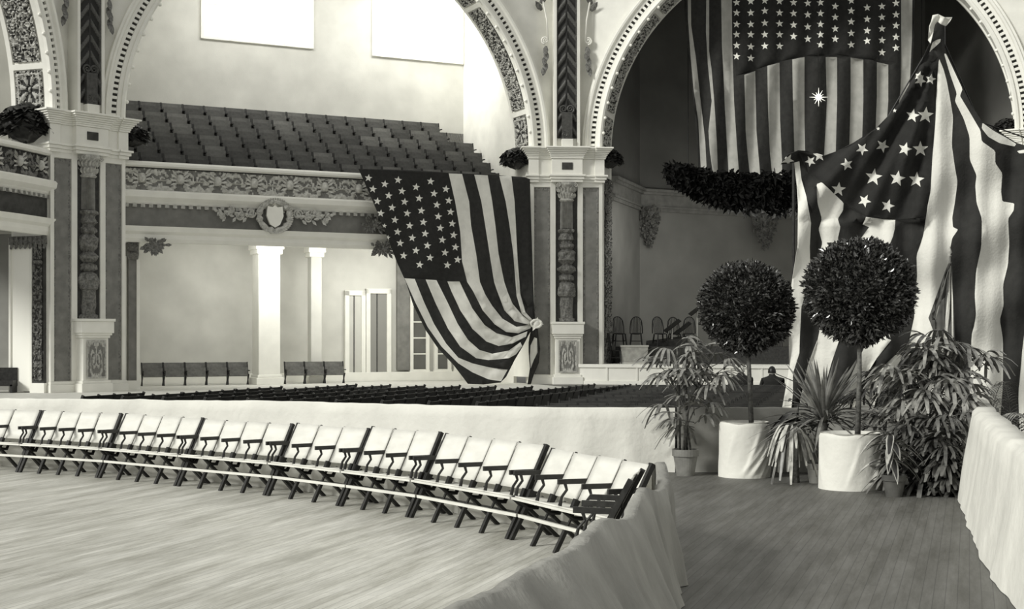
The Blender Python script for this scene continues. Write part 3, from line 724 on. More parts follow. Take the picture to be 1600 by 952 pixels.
# ---------------------------------------------------------------- stage alcove (right arch)
A_ = Vector((6.1, 67.2, 0)); B_ = Vector((14.6, 72.1, 0)); C_ = Vector((20.6, 70.2, 0)); D_ = SR.p(LR+.3, 7.2, 0)
SJ = SR.p(-.02, DEEP, 0)
wallbox('wall_stage_side', [SR.p(-.01, 1.55, 0), A_], 0, 8.1, M_stagewall, -.2) if False else None
def wl(name, a, c, z0, z1, m, th=.2): return wallbox(name, [c, a] if False else [a, c], z0, z1, m, th)
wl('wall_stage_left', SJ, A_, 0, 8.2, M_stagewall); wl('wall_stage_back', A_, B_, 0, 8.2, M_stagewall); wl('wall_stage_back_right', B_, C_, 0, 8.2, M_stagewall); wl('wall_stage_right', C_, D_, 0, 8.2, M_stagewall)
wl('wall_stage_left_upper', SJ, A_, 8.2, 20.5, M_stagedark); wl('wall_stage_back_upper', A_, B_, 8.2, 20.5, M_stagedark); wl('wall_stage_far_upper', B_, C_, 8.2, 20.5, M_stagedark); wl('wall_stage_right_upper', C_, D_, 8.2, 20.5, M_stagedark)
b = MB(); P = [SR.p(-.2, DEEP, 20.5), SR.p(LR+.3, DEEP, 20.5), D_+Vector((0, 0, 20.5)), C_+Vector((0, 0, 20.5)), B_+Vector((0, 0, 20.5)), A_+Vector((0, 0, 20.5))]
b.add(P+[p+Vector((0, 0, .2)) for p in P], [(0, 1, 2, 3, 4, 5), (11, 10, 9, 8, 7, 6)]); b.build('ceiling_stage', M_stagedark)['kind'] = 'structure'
b = MB()
for a, c in ((SJ, A_), (A_, B_), (B_, C_), (C_, D_)):
    u = (c-a).normalized(); n = Vector((u.y, -u.x, 0))
    for z0, z1, e in ((8.05, 8.2, .12), (8.2, 8.3, .2), (8.3, 8.85, .08), (8.85, 8.97, .22), (8.97, 9.1, .34)):
        Z0 = Vector((0, 0, z0)); Z1 = Vector((0, 0, z1)); a2 = a-u*.0; c2 = c+u*.05; b.box8([a2+Z0, c2+Z0, c2+n*e+Z0, a2+n*e+Z0, a2+Z1, c2+Z1, c2+n*e+Z1, a2+n*e+Z1])
b.build('trim_4', mat('stage_cornice', 116, .7, 10, 3))['kind'] = 'structure'
# carved corbels under the cornice
def corbel(x, yt, yb, w, Y, label, grp):
    b = MB(); c0 = px(x, yt, Y); c1 = px(x, yb, Y); H = c0.z-c1.z; rnd = random.Random(x)
    b.grid(lambda u, v: Vector((c0.x+w/2*(1-.92*v**1.6)*(2*u-1), Y-.45*(1-v)*sin(pi*u)-.02, c0.z-H*v)), 14, 12)
    for k in range(150):
        v = rnd.random(); u = rnd.random(); leaf(b, (c0.x+w/2*(1-.9*v**1.6)*(2*u-1), Y-.5*(1-v)*sin(pi*u)-.05, c0.z-H*v), (rnd.uniform(-.5, .5), -.5, rnd.uniform(-1, .3)), (0, 1, 0), .3, .16, 0, 0, 2)
    tag(b.build('corbel', M_relief_d), label, 'corbel', grp)
corbel(1014, 325, 382, 1.15, 67.35, 'carved leafy corbel in the corner of the stage wall', None)
corbel(1195, 334, 386, 1.35, 70.3, 'carved pointed corbel on the stage wall beside the draped flag', None)
# stage platform and riser
b = MB()
def slab(e, z0, z1, f):
    P = [SR.p(-.9-e, -.9-e, 0), SR.p(LR+1, -.9-e, 0), SR.p(LR+1, -.05, 0), SR.p(LR-.1, -.05, 0), SR.p(LR-.1, 6.8, 0), C_-Vector((.3, .4, 0)), B_-Vector((.05, .4, 0)), A_+Vector((.25, -.3, 0)), SR.p(.15, DEEP+.1, 0), SR.p(.15, -.35, 0), SR.p(-.9-e, -.45, 0)]; n = len(P)
    b.add([p+Vector((0, 0, z0)) for p in P]+[p+Vector((0, 0, z1)) for p in P], [tuple(range(n))[::-1], tuple(range(n, 2*n))]+[(i, (i+1) % n, n+(i+1) % n, n+i) for i in range(n)])
slab(0, .16, .72, 0); slab(.06, .72, .86, 0); slab(.05, 0, .16, 0)
for k in range(14): b.box(SR, -.9+k*1.3, -.82+k*1.3, -.94, -.8, .16, .72)
tag(b.build('stage_platform', M_cream, bevel=.01), 'low white stage platform at the foot of the stage arch', 'stage')
b = MB(); b.box(SR, .25, 8.5, 1.3, 5.9, .86, 1.6); tag(b.build('stage_riser', M_wood_d), 'dark raised step carrying the spindle back chairs on the stage', 'riser')
# spindle-back chairs
def windsor(k_):
    t = empty('spindle_back_chair', (0, 0, 0), '', 'chair'); m = mat('chair_black', 30, .5, 6, 9)
    b = MB(); ellipsoid(b, (0, 0, .47), (.23, .22, .03), 16, 6); b.build('seat', m, t, smooth=True)
    for x, y in ((-.17, -.15), (.17, -.15), (-.17, .17), (.17, .17)):
        b = MB(); b.tube([(x, y, .46), (x*1.12, y*1.12, .25), (x*1.3, y*1.3, 0)], [.025, .03, .018], 6); b.build('leg', m, t)
    b = MB(); b.tube([(-.2, .0, .2), (.2, 0, .2)], .014, 5); b.tube([(-.2, -.17, .22), (-.2, .2, .22)], .014, 5); b.tube([(.2, -.17, .22), (.2, .2, .22)], .014, 5); b.build('stretcher', m, t)
    b = MB(); b.tube([(.24*cos(pi*k/14)*(1 if 2 < k < 12 else .93), .2+.10*sin(pi*k/14), .48+.62*sin(pi*k/14)**.6) for k in range(15)], .022, 6); b.build('bow', m, t)
    b = MB()
    for k in range(7):
        x = -.17+k*.34/6; zt = .48+.62*sin(math.acos(max(-1, min(1, x/.24))))**.6; b.tube([(x*.85, .17, .48), (x, .2+.09, zt)], .012, 5)
    b.build('spindle', m, t)
    return t
wp = windsor(0); wp.scale = (1.22, 1.22, 1.2); wk = kids(wp); first = True
WS = [(968, 62.0, 'spindle back chair standing first from the carved jamb, behind the pale crate', .2), (994, 62.2, 'spindle back chair behind the end of the pale crate', -.1), (1032, 62.4, 'spindle back chair leaning toward the music stands', .35), (1076, 62.8, 'spindle back chair half behind the bay tree crown', -.2),
      (1054, 63.8, 'spindle back chair farthest back among the music stands', .1)]
for x, Y, lb, rz in WS:
    c = px(x, 0, Y); loc = (c.x, Y, 1.6)
    if first: wp.location = loc; wp.rotation_euler = (0, 0, rz); wp['label'] = lb; wp['group'] = 'spindle back chairs on the stage'; LOC[wp.name] = Vector((0, 0, 0)); first = False
    else: copy_tree(wp, loc, rz, lb, None, wk)
for x, Y, lb in ((963, 60.95, 'spindle back chair low on the stage beside the carved jamb'), (1160, 61.5, 'small dark chair on the stage under the bay tree crown'), (1178, 61.0, 'small dark chair on the stage next to the pole'), (1218, 61.0, 'small dark chair on the stage half behind the draped flag')):
    c = px(x, 0, Y); copy_tree(wp, (c.x, Y, .86), .3 if x > 1000 else 1.4, lb, None, wk)
# crate
c = px(991, 568, 60.9); t = empty('crate', (c.x, 60.9, .86), 'long pale crate below the spindle back chairs', 'crate')
b = MB(); b.box(W0, c.x-.58, c.x+.58, 60.72, 61.25, .9, 1.62); b.build('body', mat('crate_grey', 150, .8, 14, 5, .2, 30), t, bevel=.02)
b = MB(); b.box(W0, c.x-.61, c.x+.61, 60.69, 61.28, .86, .93); b.box(W0, c.x-.61, c.x+.61, 60.69, 61.28, 1.59, 1.66); b.build('edge_board', mat('crate_edge', 170, .8), t)
# upright desk (dark) between chairs
c = px(1012, 0, 62.6); t = empty('piano', (c.x+.3, 62.8, .86), 'dark angular piece of furniture behind the palm fronds on the stage', 'furniture')
b = MB(); b.box8([(c.x-.1, 62.5, .86), (c.x+1.9, 62.5, .86), (c.x+1.9, 63.2, .86), (c.x-.1, 63.2, .86), (c.x+.0, 62.5, 1.7), (c.x+1.9, 62.5, 1.95), (c.x+1.9, 63.2, 2.1), (c.x-.0, 63.2, 1.85)]); b.build('case', M_wood_d, t)
b = MB(); b.box(W0, c.x+.1, c.x+1.8, 62.2, 62.6, 1.45, 1.55); b.build('shelf', M_wood_s, t)
# music stands
def stand(x, Y, yt, label):
    c = px(x, yt, Y); t = empty('music_stand', (c.x, Y, 1.6), label, 'music stand', 'music stands on the stage')
    b = MB(); b.tube([(c.x, Y, 1.62), (c.x, Y, c.z)], .035, 6); b.build('pole', mat('pale_pole', 200, .5), t)
    b = MB(); b.bar((c.x-.34, Y-.1, c.z-.3), (c.x+.34, Y-.1, c.z+.22), .03, .42, (0, 1, .4)); b.build('desk', M_iron, t)
    b = MB()
    for a in (0, 2.1, 4.2): b.tube([(c.x, Y, 1.9), (c.x+.3*cos(a), Y+.3*sin(a), 1.61)], .02, 5)
    b.build('foot', M_iron, t)
stand(1089, 63.2, 482, 'tall pale music stand with a tilted dark desk, highest of the stands'); stand(1050, 62.9, 508, 'music stand with a pale pole between the chairs'); stand(1066, 62.9, 512, 'lower music stand with a pale pole behind the palm tips')

# ---------------------------------------------------------------- flag in the stage arch, with garland and star light
FB = [([(1074,-60),(1079,-60),(1080,40),(1087,88),(1093,142),(1102,221),(1104,262),(1095,262),(1091,189),(1084,142),(1079,88),(1075,30)], 1),
 ([(1104,-60),(1108,-60),(1108,79),(1112,110),(1116,158),(1120,221),(1122,280),(1115,280),(1109,236),(1107,205),(1112,158),(1106,101),(1103,50)], 1),
 ([(1126,-60),(1143,-60),(1144,63),(1147,158),(1151,221),(1155,275),(1139,277),(1136,230),(1132,158),(1128,72)], 1),
 ([(1163,117),(1180,111),(1181,160),(1182,205),(1188,275),(1172,276),(1168,240),(1165,205),(1164,160)], 1),
 ([(1199,103),(1218,98),(1219,189),(1222,252),(1222,277),(1207,277),(1203,240),(1200,170)], 1),
 ([(1238,93),(1257,89),(1257,189),(1259,286),(1244,286),(1241,233),(1239,158)], 1),
 ([(1290,89),(1308,89),(1308,158),(1306,233),(1305,286),(1286,286),(1288,235),(1292,158)], 1),
 ([(1329,90),(1349,93),(1349,158),(1347,221),(1344,286),(1323,286),(1327,227),(1329,158)], 1),
 ([(1370,97),(1388,101),(1388,158),(1386,186),(1383,286),(1362,286),(1368,205),(1370,150)], 1),
 ([(1408,-60),(1426,-60),(1425,60),(1422,120),(1412,200),(1400,286),(1386,286),(1400,200),(1407,140),(1408,60)], 1)]
cols = [(1151,(4,20,38,54,71,88)),(1173,(2,20,38,54,73,91)),(1195,(1,17,36,54,72)),(1218,(2,20,37,54,72)),(1240,(4,21,39,57)),(1262,(5,23,42,61)),(1282,(4,21,38,54,70)),(1305,(10,27,45,61)),(1330,(1,17,34,52,70)),(1355,(12,30,48,64)),(1378,(10,27,45,63,82)),(1400,(5,23,40,58,75))]
ST = []
for x, ys in cols:
    for y in list(ys)+[ys[0]-17.5, ys[0]-35]: ST.append((star(x, y, 6.2, .1*sin(x+y)), 2))
canton = [(1146,-60),(1406,-60),(1405,60),(1400,98),(1370,95),(1329,88),(1290,86),(1257,87),(1218,96),(1180,109),(1150,118)]
out2 = [(1068,-60),(1430,-60),(1428,60),(1424,130),(1414,210),(1404,290),(1340,292),(1260,290),(1190,282),(1120,284),(1092,268),(1086,180),(1076,90),(1070,20)]
YF = 61.5
def dep2(x, y): return px(x, y, YF+.16*sin((x-1060)*.16+.01*y)+.25*noise.noise(Vector((x*.02, y*.006, 0)))+(.004*(y-100) if y > 100 else 0))
t = empty('hanging_flag', px(1255, -60, YF), 'huge starred flag hung in the dark stage arch with its stripes falling straight down', 'flag')
cloth('cloth', out2, [(canton, 3)]+FB+ST, 9, dep2, [M_fdark, M_fgrey, mat('star_white', 250, .8), M_fcanton], t)
b = MB(); a = px(1064, -62, YF); c = px(1436, -62, YF); b.tube([a, c], .06, 8); b.build('pole', M_wood_d, t)
for x in (1080, 1255, 1420): 
    b = MB(); a = px(x, -62, YF); b.tube([a, Vector((a.x, a.y, 20.5))], .02, 5); b.build('cord', M_iron, t)
# garland of dark greenery on a ledge under it
t = empty('garland', px(1150, 330, 60.6), 'heap of dark greenery hanging under the hem of the stage flag', 'greenery')
b = MB(); rnd = random.Random(2)
gp = [(1048,268,14),(1075,278,22),(1105,292,26),(1140,298,30),(1175,302,32),(1210,302,34),(1250,302,34),(1290,300,34),(1340,300,34),(1390,298,34),(1440,296,30)]
for i in range(5200):
    u = rnd.random()*(len(gp)-1); k = int(u); f = u-k; x, y, r = [lerp(gp[k][j], gp[k+1][j], f) for j in range(3)]
    a = rnd.uniform(0, 2*pi); q = sqrt(rnd.random()); p = px(x+8*q*cos(a), y+r*q*sin(a), 60.7+rnd.uniform(-.5, .4))
    leaf(b, p, (rnd.uniform(-1, 1), rnd.uniform(-1, .3), rnd.uniform(-1, .6)), (rnd.uniform(-1, 1), rnd.uniform(-1, 1), rnd.uniform(-1, 1)), .34, .17, .2, 0, 2)
b.build('foliage', mat('evergreen', 20, .8, 8, 8, spec=.1), t)
b = MB(); b.tube([px(x, y+4, 60.9) for x, y, r in gp], .14, 6)
for x in (1075, 1210, 1340, 1440): b.tube([px(x, 300, 60.9), px(x, 300, 62.4)+Vector((0, 0, .3)), px(x, -20, 62.4)+Vector((0, 0, 20.4-px(x, -20, 62.4).z))], .02, 5)
b.build('rope', M_iron, t)
# star light
c = px(1279, 152, 60.4); t = empty('star_lamp', c, 'small bright star shaped lamp before the dark stripe of the hanging flag', 'lamp')
b = MB(); 
for k in range(12):
    a = 2*pi*k/12; r = (.40, .24, .33)[k % 3]; b.tube([c, c+Vector((cos(a)*r, -.02, sin(a)*r))], [.035, .006], 5)
b.build('ray', emis('lamp_glow', 250, .55), t)
b = MB(); ellipsoid(b, c, (.13, .1, .13)); b.build('globe', emis('lamp_globe', 250, 1.2), t, smooth=True)
b = MB(); b.tube([c+Vector((0, .06, .1)), Vector((c.x, c.y+.06, 20.5))], .012, 5); b.build('cord', M_iron, t)

# ---------------------------------------------------------------- flag draped over the gallery front and gathered to the pier
o1 = [(560,264),(610,265),(660,267),(701,270),(741,272),(780,274),(820,277),(828,280),(829,315),(830,350),(831,378),(832,410),(833,441),(834,470),(836,500),(834,512),(828,520),(817,541),(804,563),(791,589),(782,598),(755,601),(731,600),(709,571),(684,544),(665,516),(646,478),(634,440),(621,412),(608,378),(593,340),(577,302)]
w_ = [[(632,435),(648,436),(662,471),(678,506),(697,537),(716,559),(738,568),(763,574),(793,578),(783,596),(763,593),(738,582),(716,568),(690,542),(668,511),(649,473)],
 [(665,437),(682,438),(700,474),(715,506),(731,531),(749,547),(769,553),(795,548),(813,535),(816,541),(806,554),(795,560),(763,563),(744,560),(719,542),(700,514),(681,475)],
 [(699,440),(718,440),(738,482),(757,508),(776,521),(800,527),(824,518),(822,526),(801,537),(779,541),(760,534),(738,514),(719,485),(705,455)],
 [(701,271),(722,272),(733,315),(736,352),(744,397),(750,441),(758,460),(769,478),(785,498),(807,511),(830,507),(829,513),(810,521),(791,519),(773,507),(754,485),(739,455),(730,441),(722,409),(719,362),(711,315)],
 [(741,273),(762,274),(769,315),(774,352),(779,397),(788,441),(793,456),(801,475),(817,494),(831,504),(826,508),(804,502),(788,485),(776,453),(772,441),(765,397),(758,352),(752,315)],
 [(780,275),(799,275),(804,315),(806,352),(809,409),(813,460),(821,488),(832,500),(829,503),(815,490),(807,462),(802,397),(796,352),(790,315)]]
s1 = [(716,185),(738,240),(760,300),(777,360),(795,422),(812,480),(797,215),(816,272),(833,332),(847,393),(860,452),(873,508),(890,570),(863,195),(882,250),(895,303),(908,360),(920,421),(933,482),(951,545),(970,615),(952,230),(967,286),(978,347),(988,404),(997,461),(1008,520),(1021,580),(1024,202),(1041,262),(1055,318),(1062,376),(1072,433),(1082,492),(1095,555),(1107,617),(1100,240),(1114,297),(1123,353),(1131,411),(1138,468),(1147,528),(1158,590)]
S1 = [(star(350+x/3.1725, 220+y/3.1725, 6.3 if x not in (795, 812) else 4, .12, sx=1), 2) for x, y in s1]
can1 = [(561,265),(701,271),(711,315),(719,362),(722,409),(729,440),(699,439),(632,434),(621,411),(608,377),(593,340),(577,302)]
def dep1(x, y):
    P = SM.p(SM.s_at(x, -.15), -.15, 0)
    g = max(0, 1-sqrt((x-836)**2+(y-508)**2)/150)
    fold = .05*sin(x*.07+y*.02)+.13*g*sin(atan2(y-508, 836-x)*26)
    if y < 300: fold *= (y-262)/38
    return px(x, y, P.y-.22+fold-.012*max(0, y-440)*.35)
t = empty('draped_flag', SM.p(SM.s_at(700, 0), 0, 8.6), 'large starred flag draped over the gallery front and gathered in a knot at the pier', 'flag')
cloth('cloth', o1, [(can1, 3)]+[(P, 1) for P in w_]+S1, 8, dep1, [M_fdark, M_fwhite, M_fwhite, M_fcanton], t)
tail = [(829,518),(836,511),(840,513),(842,530),(844,545),(842,567),(834,586),(829,602),(824,602),(828,576),(826,550),(826,535)]
tw = [(835,527),(839,529),(840,551),(834,563),(829,576),(828,556),(829,540)]
cloth('tail', tail, [(tw, 1)], 5, lambda x, y: px(x, y, 59.55+.09*sin(x*1.1)+.002*(y-510)), [M_fdark, M_fwhite], t)
b = MB(); c = px(838, 506, 59.5); ellipsoid(b, c, (.17, .15, .2), 12, 8)
b.tube([c+Vector((.22*cos(k*pi/6), -.08+.05*sin(k), .16*sin(k*pi/6))) for k in range(13)], .055, 7)
for k in range(4): leaf(b, c, (cos(k*1.4), -.4, sin(k*1.4)), (0, -1, .2), .34, .15, .1, 0, 3)
b.build('knot', M_fwhite, t, smooth=True)

# ---------------------------------------------------------------- great flag draped from a tall pole behind the plants
o3 = [(1220,257),(1231,241),(1247,235),(1263,236),(1288,243),(1308,236),(1326,227),(1351,214),(1370,199),(1389,180),(1405,161),(1421,132),(1433,113),(1443,88),(1451,70),(1455,58),(1457,38),(1460,27),(1468,26),(1474,34),(1476,50),(1476,76),(1490,107),(1504,137),(1518,164),(1534,189),(1553,203),(1575,215),(1588,223),(1607,229),(1660,236),(1660,700),(1500,700),(1400,700),(1300,700),(1213,700),(1220,650),(1225,622),(1233,575),(1233,520),(1234,465),(1238,436),(1246,386),(1247,323),(1245,290),(1241,254)]
R3 = [([(1241,254),(1249,252),(1252,279),(1260,307),(1267,348),(1265,386),(1266,418),(1261,449),(1252,481),(1250,520),(1249,552),(1239,584),(1239,616),(1230,700),(1213,700),(1220,650),(1225,622),(1233,575),(1233,520),(1234,465),(1238,436),(1246,386),(1247,323),(1245,290)], 1),
 ([(1276,288),(1284,285),(1298,298),(1318,317),(1317,329),(1309,342),(1313,355),(1309,373),(1310,418),(1306,470),(1313,527),(1300,565),(1290,600),(1280,700),(1235,700),(1250,625),(1262,570),(1280,524),(1283,470),(1284,411),(1280,399),(1285,380),(1279,358),(1284,342),(1277,317)], 1),
 ([(1353,339),(1376,342),(1399,344),(1398,357),(1395,370),(1386,392),(1380,440),(1382,490),(1392,532),(1370,560),(1345,600),(1320,700),(1292,700),(1308,630),(1335,575),(1352,540),(1346,490),(1345,420),(1345,373),(1358,355),(1348,351)], 1),
 ([(1402,552),(1416,560),(1392,590),(1370,620),(1350,700),(1328,700),(1348,618),(1358,593)], 1),
 ([(1467,91),(1474,108),(1479,126),(1485,158),(1489,183),(1487,227),(1492,262),(1496,284),(1492,317),(1488,340),(1489,355),(1497,359),(1488,372),(1485,386),(1482,408),(1480,450),(1487,506),(1484,560),(1470,700),(1405,700),(1410,600),(1422,525),(1429,493),(1426,462),(1433,436),(1432,399),(1443,367),(1449,323),(1454,299),(1457,246),(1462,189),(1463,142)], 1),
 ([(1475,84),(1478,84),(1490,109),(1504,139),(1500,150),(1506,160),(1518,180),(1532,204),(1534,221),(1555,236),(1555,255),(1566,271),(1564,299),(1566,315),(1585,318),(1584,329),(1575,342),(1577,380),(1575,414),(1567,446),(1568,477),(1562,500),(1567,531),(1567,600),(1560,700),(1508,700),(1516,600),(1518,525),(1525,493),(1523,462),(1525,424),(1533,386),(1534,342),(1526,317),(1524,290),(1526,274),(1515,249),(1515,214),(1506,186),(1492,158),(1495,146),(1484,115)], 1),
 ([(1535,192),(1553,205),(1575,217),(1588,225),(1585,229),(1562,224),(1544,214),(1534,201)], 1),
 ([(1589,236),(1612,232),(1650,240),(1640,246),(1612,238),(1593,240)], 1),
 ([(1606,480),(1660,480),(1660,700),(1594,700),(1591,615),(1598,540)], 1),
 ([(1452,82),(1457,66),(1464,62),(1470,61),(1469,66),(1458,76)], 1)]
st3 = [(1436,119,7,.3),(1438,126,9,.5),(1454,124,8,.2),(1426,181,10,.2),(1446,180,12,.1),(1347,233,9,.6),(1379,228,10,.5),(1414,233,10,.3),(1438,233,11.5,0),(1323,257,9,1.0),(1280,243,9,1.2),(1266,252,8,.8),(1231,250,9,.5),(1365,277,12.5,.15),(1402,279,11.5,.2),(1432,281,11.5,.1),(1310,296,10.5,.1),(1351,314,9.5,.5),(1387,322,10,.3),(1398,173,3,0),(1372,201,3,0)]
can3 = [(1247,237),(1288,245),(1351,216),(1389,182),(1421,134),(1443,90),(1458,76),(1466,90),(1462,142),(1460,189),(1456,246),(1452,300),(1446,340),(1399,343),(1353,338),(1318,316),(1298,297),(1284,284),(1262,270)]
Y3 = 22.0
def dep3(x, y):
    f = 0
    if y < 345 and x < 1464:                    # swagged folds radiating from the peak
        a = atan2(y-60, 1470-x); r = sqrt((x-1470)**2+(y-60)**2); f += .10*sin(a*22+.012*r)*min(1, r/120)+.05*sin(a*47)
    else:
        k = min(1, max(0, (y-60)/250)); f += k*(.07*sin(x*.085+.6*sin(y*.018))+.03*sin(x*.19+y*.01))
        f += .05*sin(y*.05+x*.02)*k
    f += .12*noise.noise(Vector((x*.02, y*.012, 2)))
    return px(x, y, Y3+f)
t = empty('draped_flag', (px(1470, 0, Y3).x, Y3, 0), 'great starred flag falling from a tall pole behind the potted trees', 'flag')
cloth('cloth', o3, [(can3, 3)]+[(smoothpoly(P, k=.1), 1) if i not in (0, 2) else (P, 1) for i, (P, m) in enumerate(R3)]+[(star(x, y, r*1.12, a, .42), 2) for x, y, r, a in st3], 7, dep3, [M_fdark, mat('flag_white_bright', 228, .85, 5, 4, .3, 25), mat('flag_white_bright', 240), M_fcanton], t)
bow = [(1457,24),(1466,22),(1476,27),(1488,27),(1484,34),(1478,41),(1470,38),(1465,34),(1461,38),(1458,52),(1454,68),(1450,63),(1452,41),(1455,33)]
cloth('bow', bow, [], 4, lambda x, y: px(x, y, Y3-.12+.05*sin(x*.4+y*.2)), [mat('flag_white_bright', 240)], t)
b = MB(); a = px(1472, 28, Y3+.22); b.tube([(a.x, a.y, 0), a], .05, 10); b.build('pole', M_wood_d, t)
b = MB(); a = px(1240, 240, Y3+.2); b.tube([(a.x, a.y, 0), a], .025, 8); b.build('side_pole', M_wood_d, t)
b = MB(); b.tube([px(1240, 242, Y3+.2), px(1300, 245, Y3+.25), px(1380, 195, Y3+.25), px(1472, 40, Y3+.25)], .012, 5); b.tube([px(1472, 60, Y3+.2), px(1530, 190, Y3+.2), px(1660, 236, Y3+.2)], .012, 5); b.build('cord', M_iron, t)
# furled flag on a staff
c = px(1484, 402, 20.9); t = empty('staff_flag', (c.x, 20.9, 0), 'small furled flag on a spiked staff rising out of the palms', 'flag')
b = MB(); b.tube([(c.x, 20.9, 0), c], .016, 8); b.build('staff', mat('staff_wood', 120, .5), t)
b = MB(); b.lathe(c, [(.0, .0), (.03, .02), (.012, .04), (.035, .07), (.02, .11), (0, .17)], 8); b.build('finial', mat('brass', 170, .3), t, smooth=True)
fo = [(1482,412),(1487,410),(1488,440),(1490,480),(1492,530),(1478,535),(1462,528),(1451,497),(1464,460),(1474,432)]
cloth('cloth', fo, [([(1484,415),(1486,415),(1484,480),(1480,530),(1474,530),(1480,470)], 1), ([(1482,420),(1483,422),(1470,470),(1462,500),(1458,496),(1472,455)], 2), ([(1487,430),(1489,470),(1490,528),(1487,528)], 1)], 5, lambda x, y: px(x, y, 20.8+.05*sin(x*.75)), [mat('staff_flag_red', 92, .8, 10, 6), M_fwhite, mat('staff_flag_grey', 150)], t)

# ---------------------------------------------------------------- folding seats, joined in gangs
def gang(A, B, n, label, hs=1.0, group='joined folding seats along the barrier'):
    A = Vector((A[0], A[1], 0)); B = Vector((B[0], B[1], 0)); u = (B-A).normalized(); L = (B-A).length; n_ = Vector((-u.y, u.x, 0)); p = (L-.05)/n
    t = empty('folding_chair_bench', A, label, 'folding seats', group); H = .865*hs
    P = lambda x, y, z: A+u*x+n_*y+Vector((0, 0, z))
    def bar(b, a, c, w, h, mi=0): b.bar(P(*a), P(*c), h, w, u, mi)
    D = lambda z: .46*z/H+.0
    for i in range(n+1):
        x = .025+i*p; end = i in (0, n); w = .042 if end else .016
        b = MB(); bar(b, (x, 0, 0.0), (x, D(.24), .24), .042, .036); bar(b, (x, D(.24), .24), (x, D(H), H), .055 if end else .028, w); b.build('leg', M_wood_d, t)
        b = MB(); bar(b, (x+.0, .07, .40), (x, .5, .0), .042, .034); b.build('leg', M_wood_d, t)
        b = MB(); bar(b, (x, D(.62)+.02, .63), (x, .03, .635), .026, .045)
        q = [(x, .10, .625), (x, .12, .56), (x, .07, .5), (x, .05, .42)]
        b.tube([P(*v) for v in q], [.016, .013, .013, .018], 6); bar(b, (x, D(.4)+.0, .47), (x, D(.4)-.04, .38), .05, .04)
        b.build('armrest', M_wood_d, t)
        b = MB(); b.tube([P(x+.02, .05, .39), P(x+.02+.02, .16, .31), P(x+.03, .26, .30), P(x+.02, .33, .40)], [.016, .024, .024, .016], 6); b.build('seat_bracket', M_iron, t)
    for i in range(n):
        x0 = .025+i*p+.014; x1 = x0+p-.028
        b = MB(); b.grid(lambda a, v: P(lerp(x0, x1, a), D(lerp(.46, H-.01, v))-.018+.02*sin(pi*a)*.5, lerp(.46, H-.008*(i % 2), v)), 6, 5); b.build('backrest', M_pale, t, smooth=True, thick=.012)
        b = MB(); b.grid(lambda a, v: P(lerp(x0, x1, a), lerp(.035, .31, v), .415-.012*sin(pi*v)-.02*v), 3, 5); b.build('seat', M_pale, t, smooth=True, thick=.014)
    b = MB(); bar(b, (0, .03, .395), (L, .03, .395), .03, .022); b.build('seat_rail', M_pale, t)
    b = MB(); bar(b, (0, .10, .225), (L, .10, .225), .03, .03); b.build('foot_rail', M_pale, t)
    b = MB(); bar(b, (0, .30, .20), (L, .30, .20), .05, .03); bar(b, (0, .26, .37), (L, .26, .37), .05, .03); b.build('rear_rail', M_wood_d, t)
    return t
GL = ['row of joined folding seats at the picture edge, farthest along the barrier', 'four joined folding seats, second gang from the picture edge', 'four joined folding seats, third gang from the picture edge', 'four joined folding seats below the dark slit in the white sheeting', 'three joined folding seats just past the dark slit, before the cloth seam',
      'three joined folding seats under the seam of the white sheeting', 'four joined folding seats between the cloth seam and the aisle end', 'four joined folding seats nearest the aisle, ending against the bulging barrier']
NS = [4, 4, 4, 4, 3, 3, 4, 4]; HSC = [1, 1, 1, .985, 1.0, 1.03, 1.02, .985]
for i in range(8): gang(FT[i], (FT[i+1][0]-.015, FT[i+1][1]+.02) if i != 7 else FT[i+1], NS[i], GL[i], HSC[i])
gang((-10.75, 22.2), (-8.97, 21.16), 4, 'joined folding seats outside the picture edge beyond the farthest gang')
gang((.60, 11.35), (.42, 10.45), 2, 'two joined folding seats turned the corner, mostly hidden by the sheeted barrier')

# ---------------------------------------------------------------- floor seats of the hall
def floor_gang(nm, w, n, m):
    b = MB(); r = W0; L = w*n
    for i in range(n):
        x0 = -L/2+i*w+.02; x1 = x0+w-.04
        b.box8([(x0, .2, .45), (x1, .2, .45), (x1, .23, .45), (x0, .23, .45), (x0, .3, .86), (x1, .3, .86), (x1, .33, .86), (x0, .33, .86)], 0)
        b.box8([(x0, -.08, .44), (x1, -.08, .44), (x1, .2, .41), (x0, .2, .41), (x0, -.08, .46), (x1, -.08, .46), (x1, .2, .43), (x0, .2, .43)], 0)
    for i in range(n+1):
        x = -L/2+i*w; b.bar((x, -.02, 0), (x, .33, .88), .03, .05, mi=1); b.bar((x, .3, 0), (x, -.05, .45), .03, .04, mi=1); b.bar((x, .25, .62), (x, -.1, .62), .05, .035, mi=1)
    return b.build(nm, [m, M_wood_d])
FG = [floor_gang('joined_chair_bench', .48, 4, mat('floor_seat_%d' % k, v, .4, 12, 4)) for k, v in enumerate((52, 70, 44))]
rnd = random.Random(9)
OR2 = ORD+['twenty-'+w for w in ORD[:9]]
dr = Vector((.335, .942)); nr = Vector((-.942, .335)); cnt = 0
def topy(x, Y): return HY+(EYE-.86)*F/Y
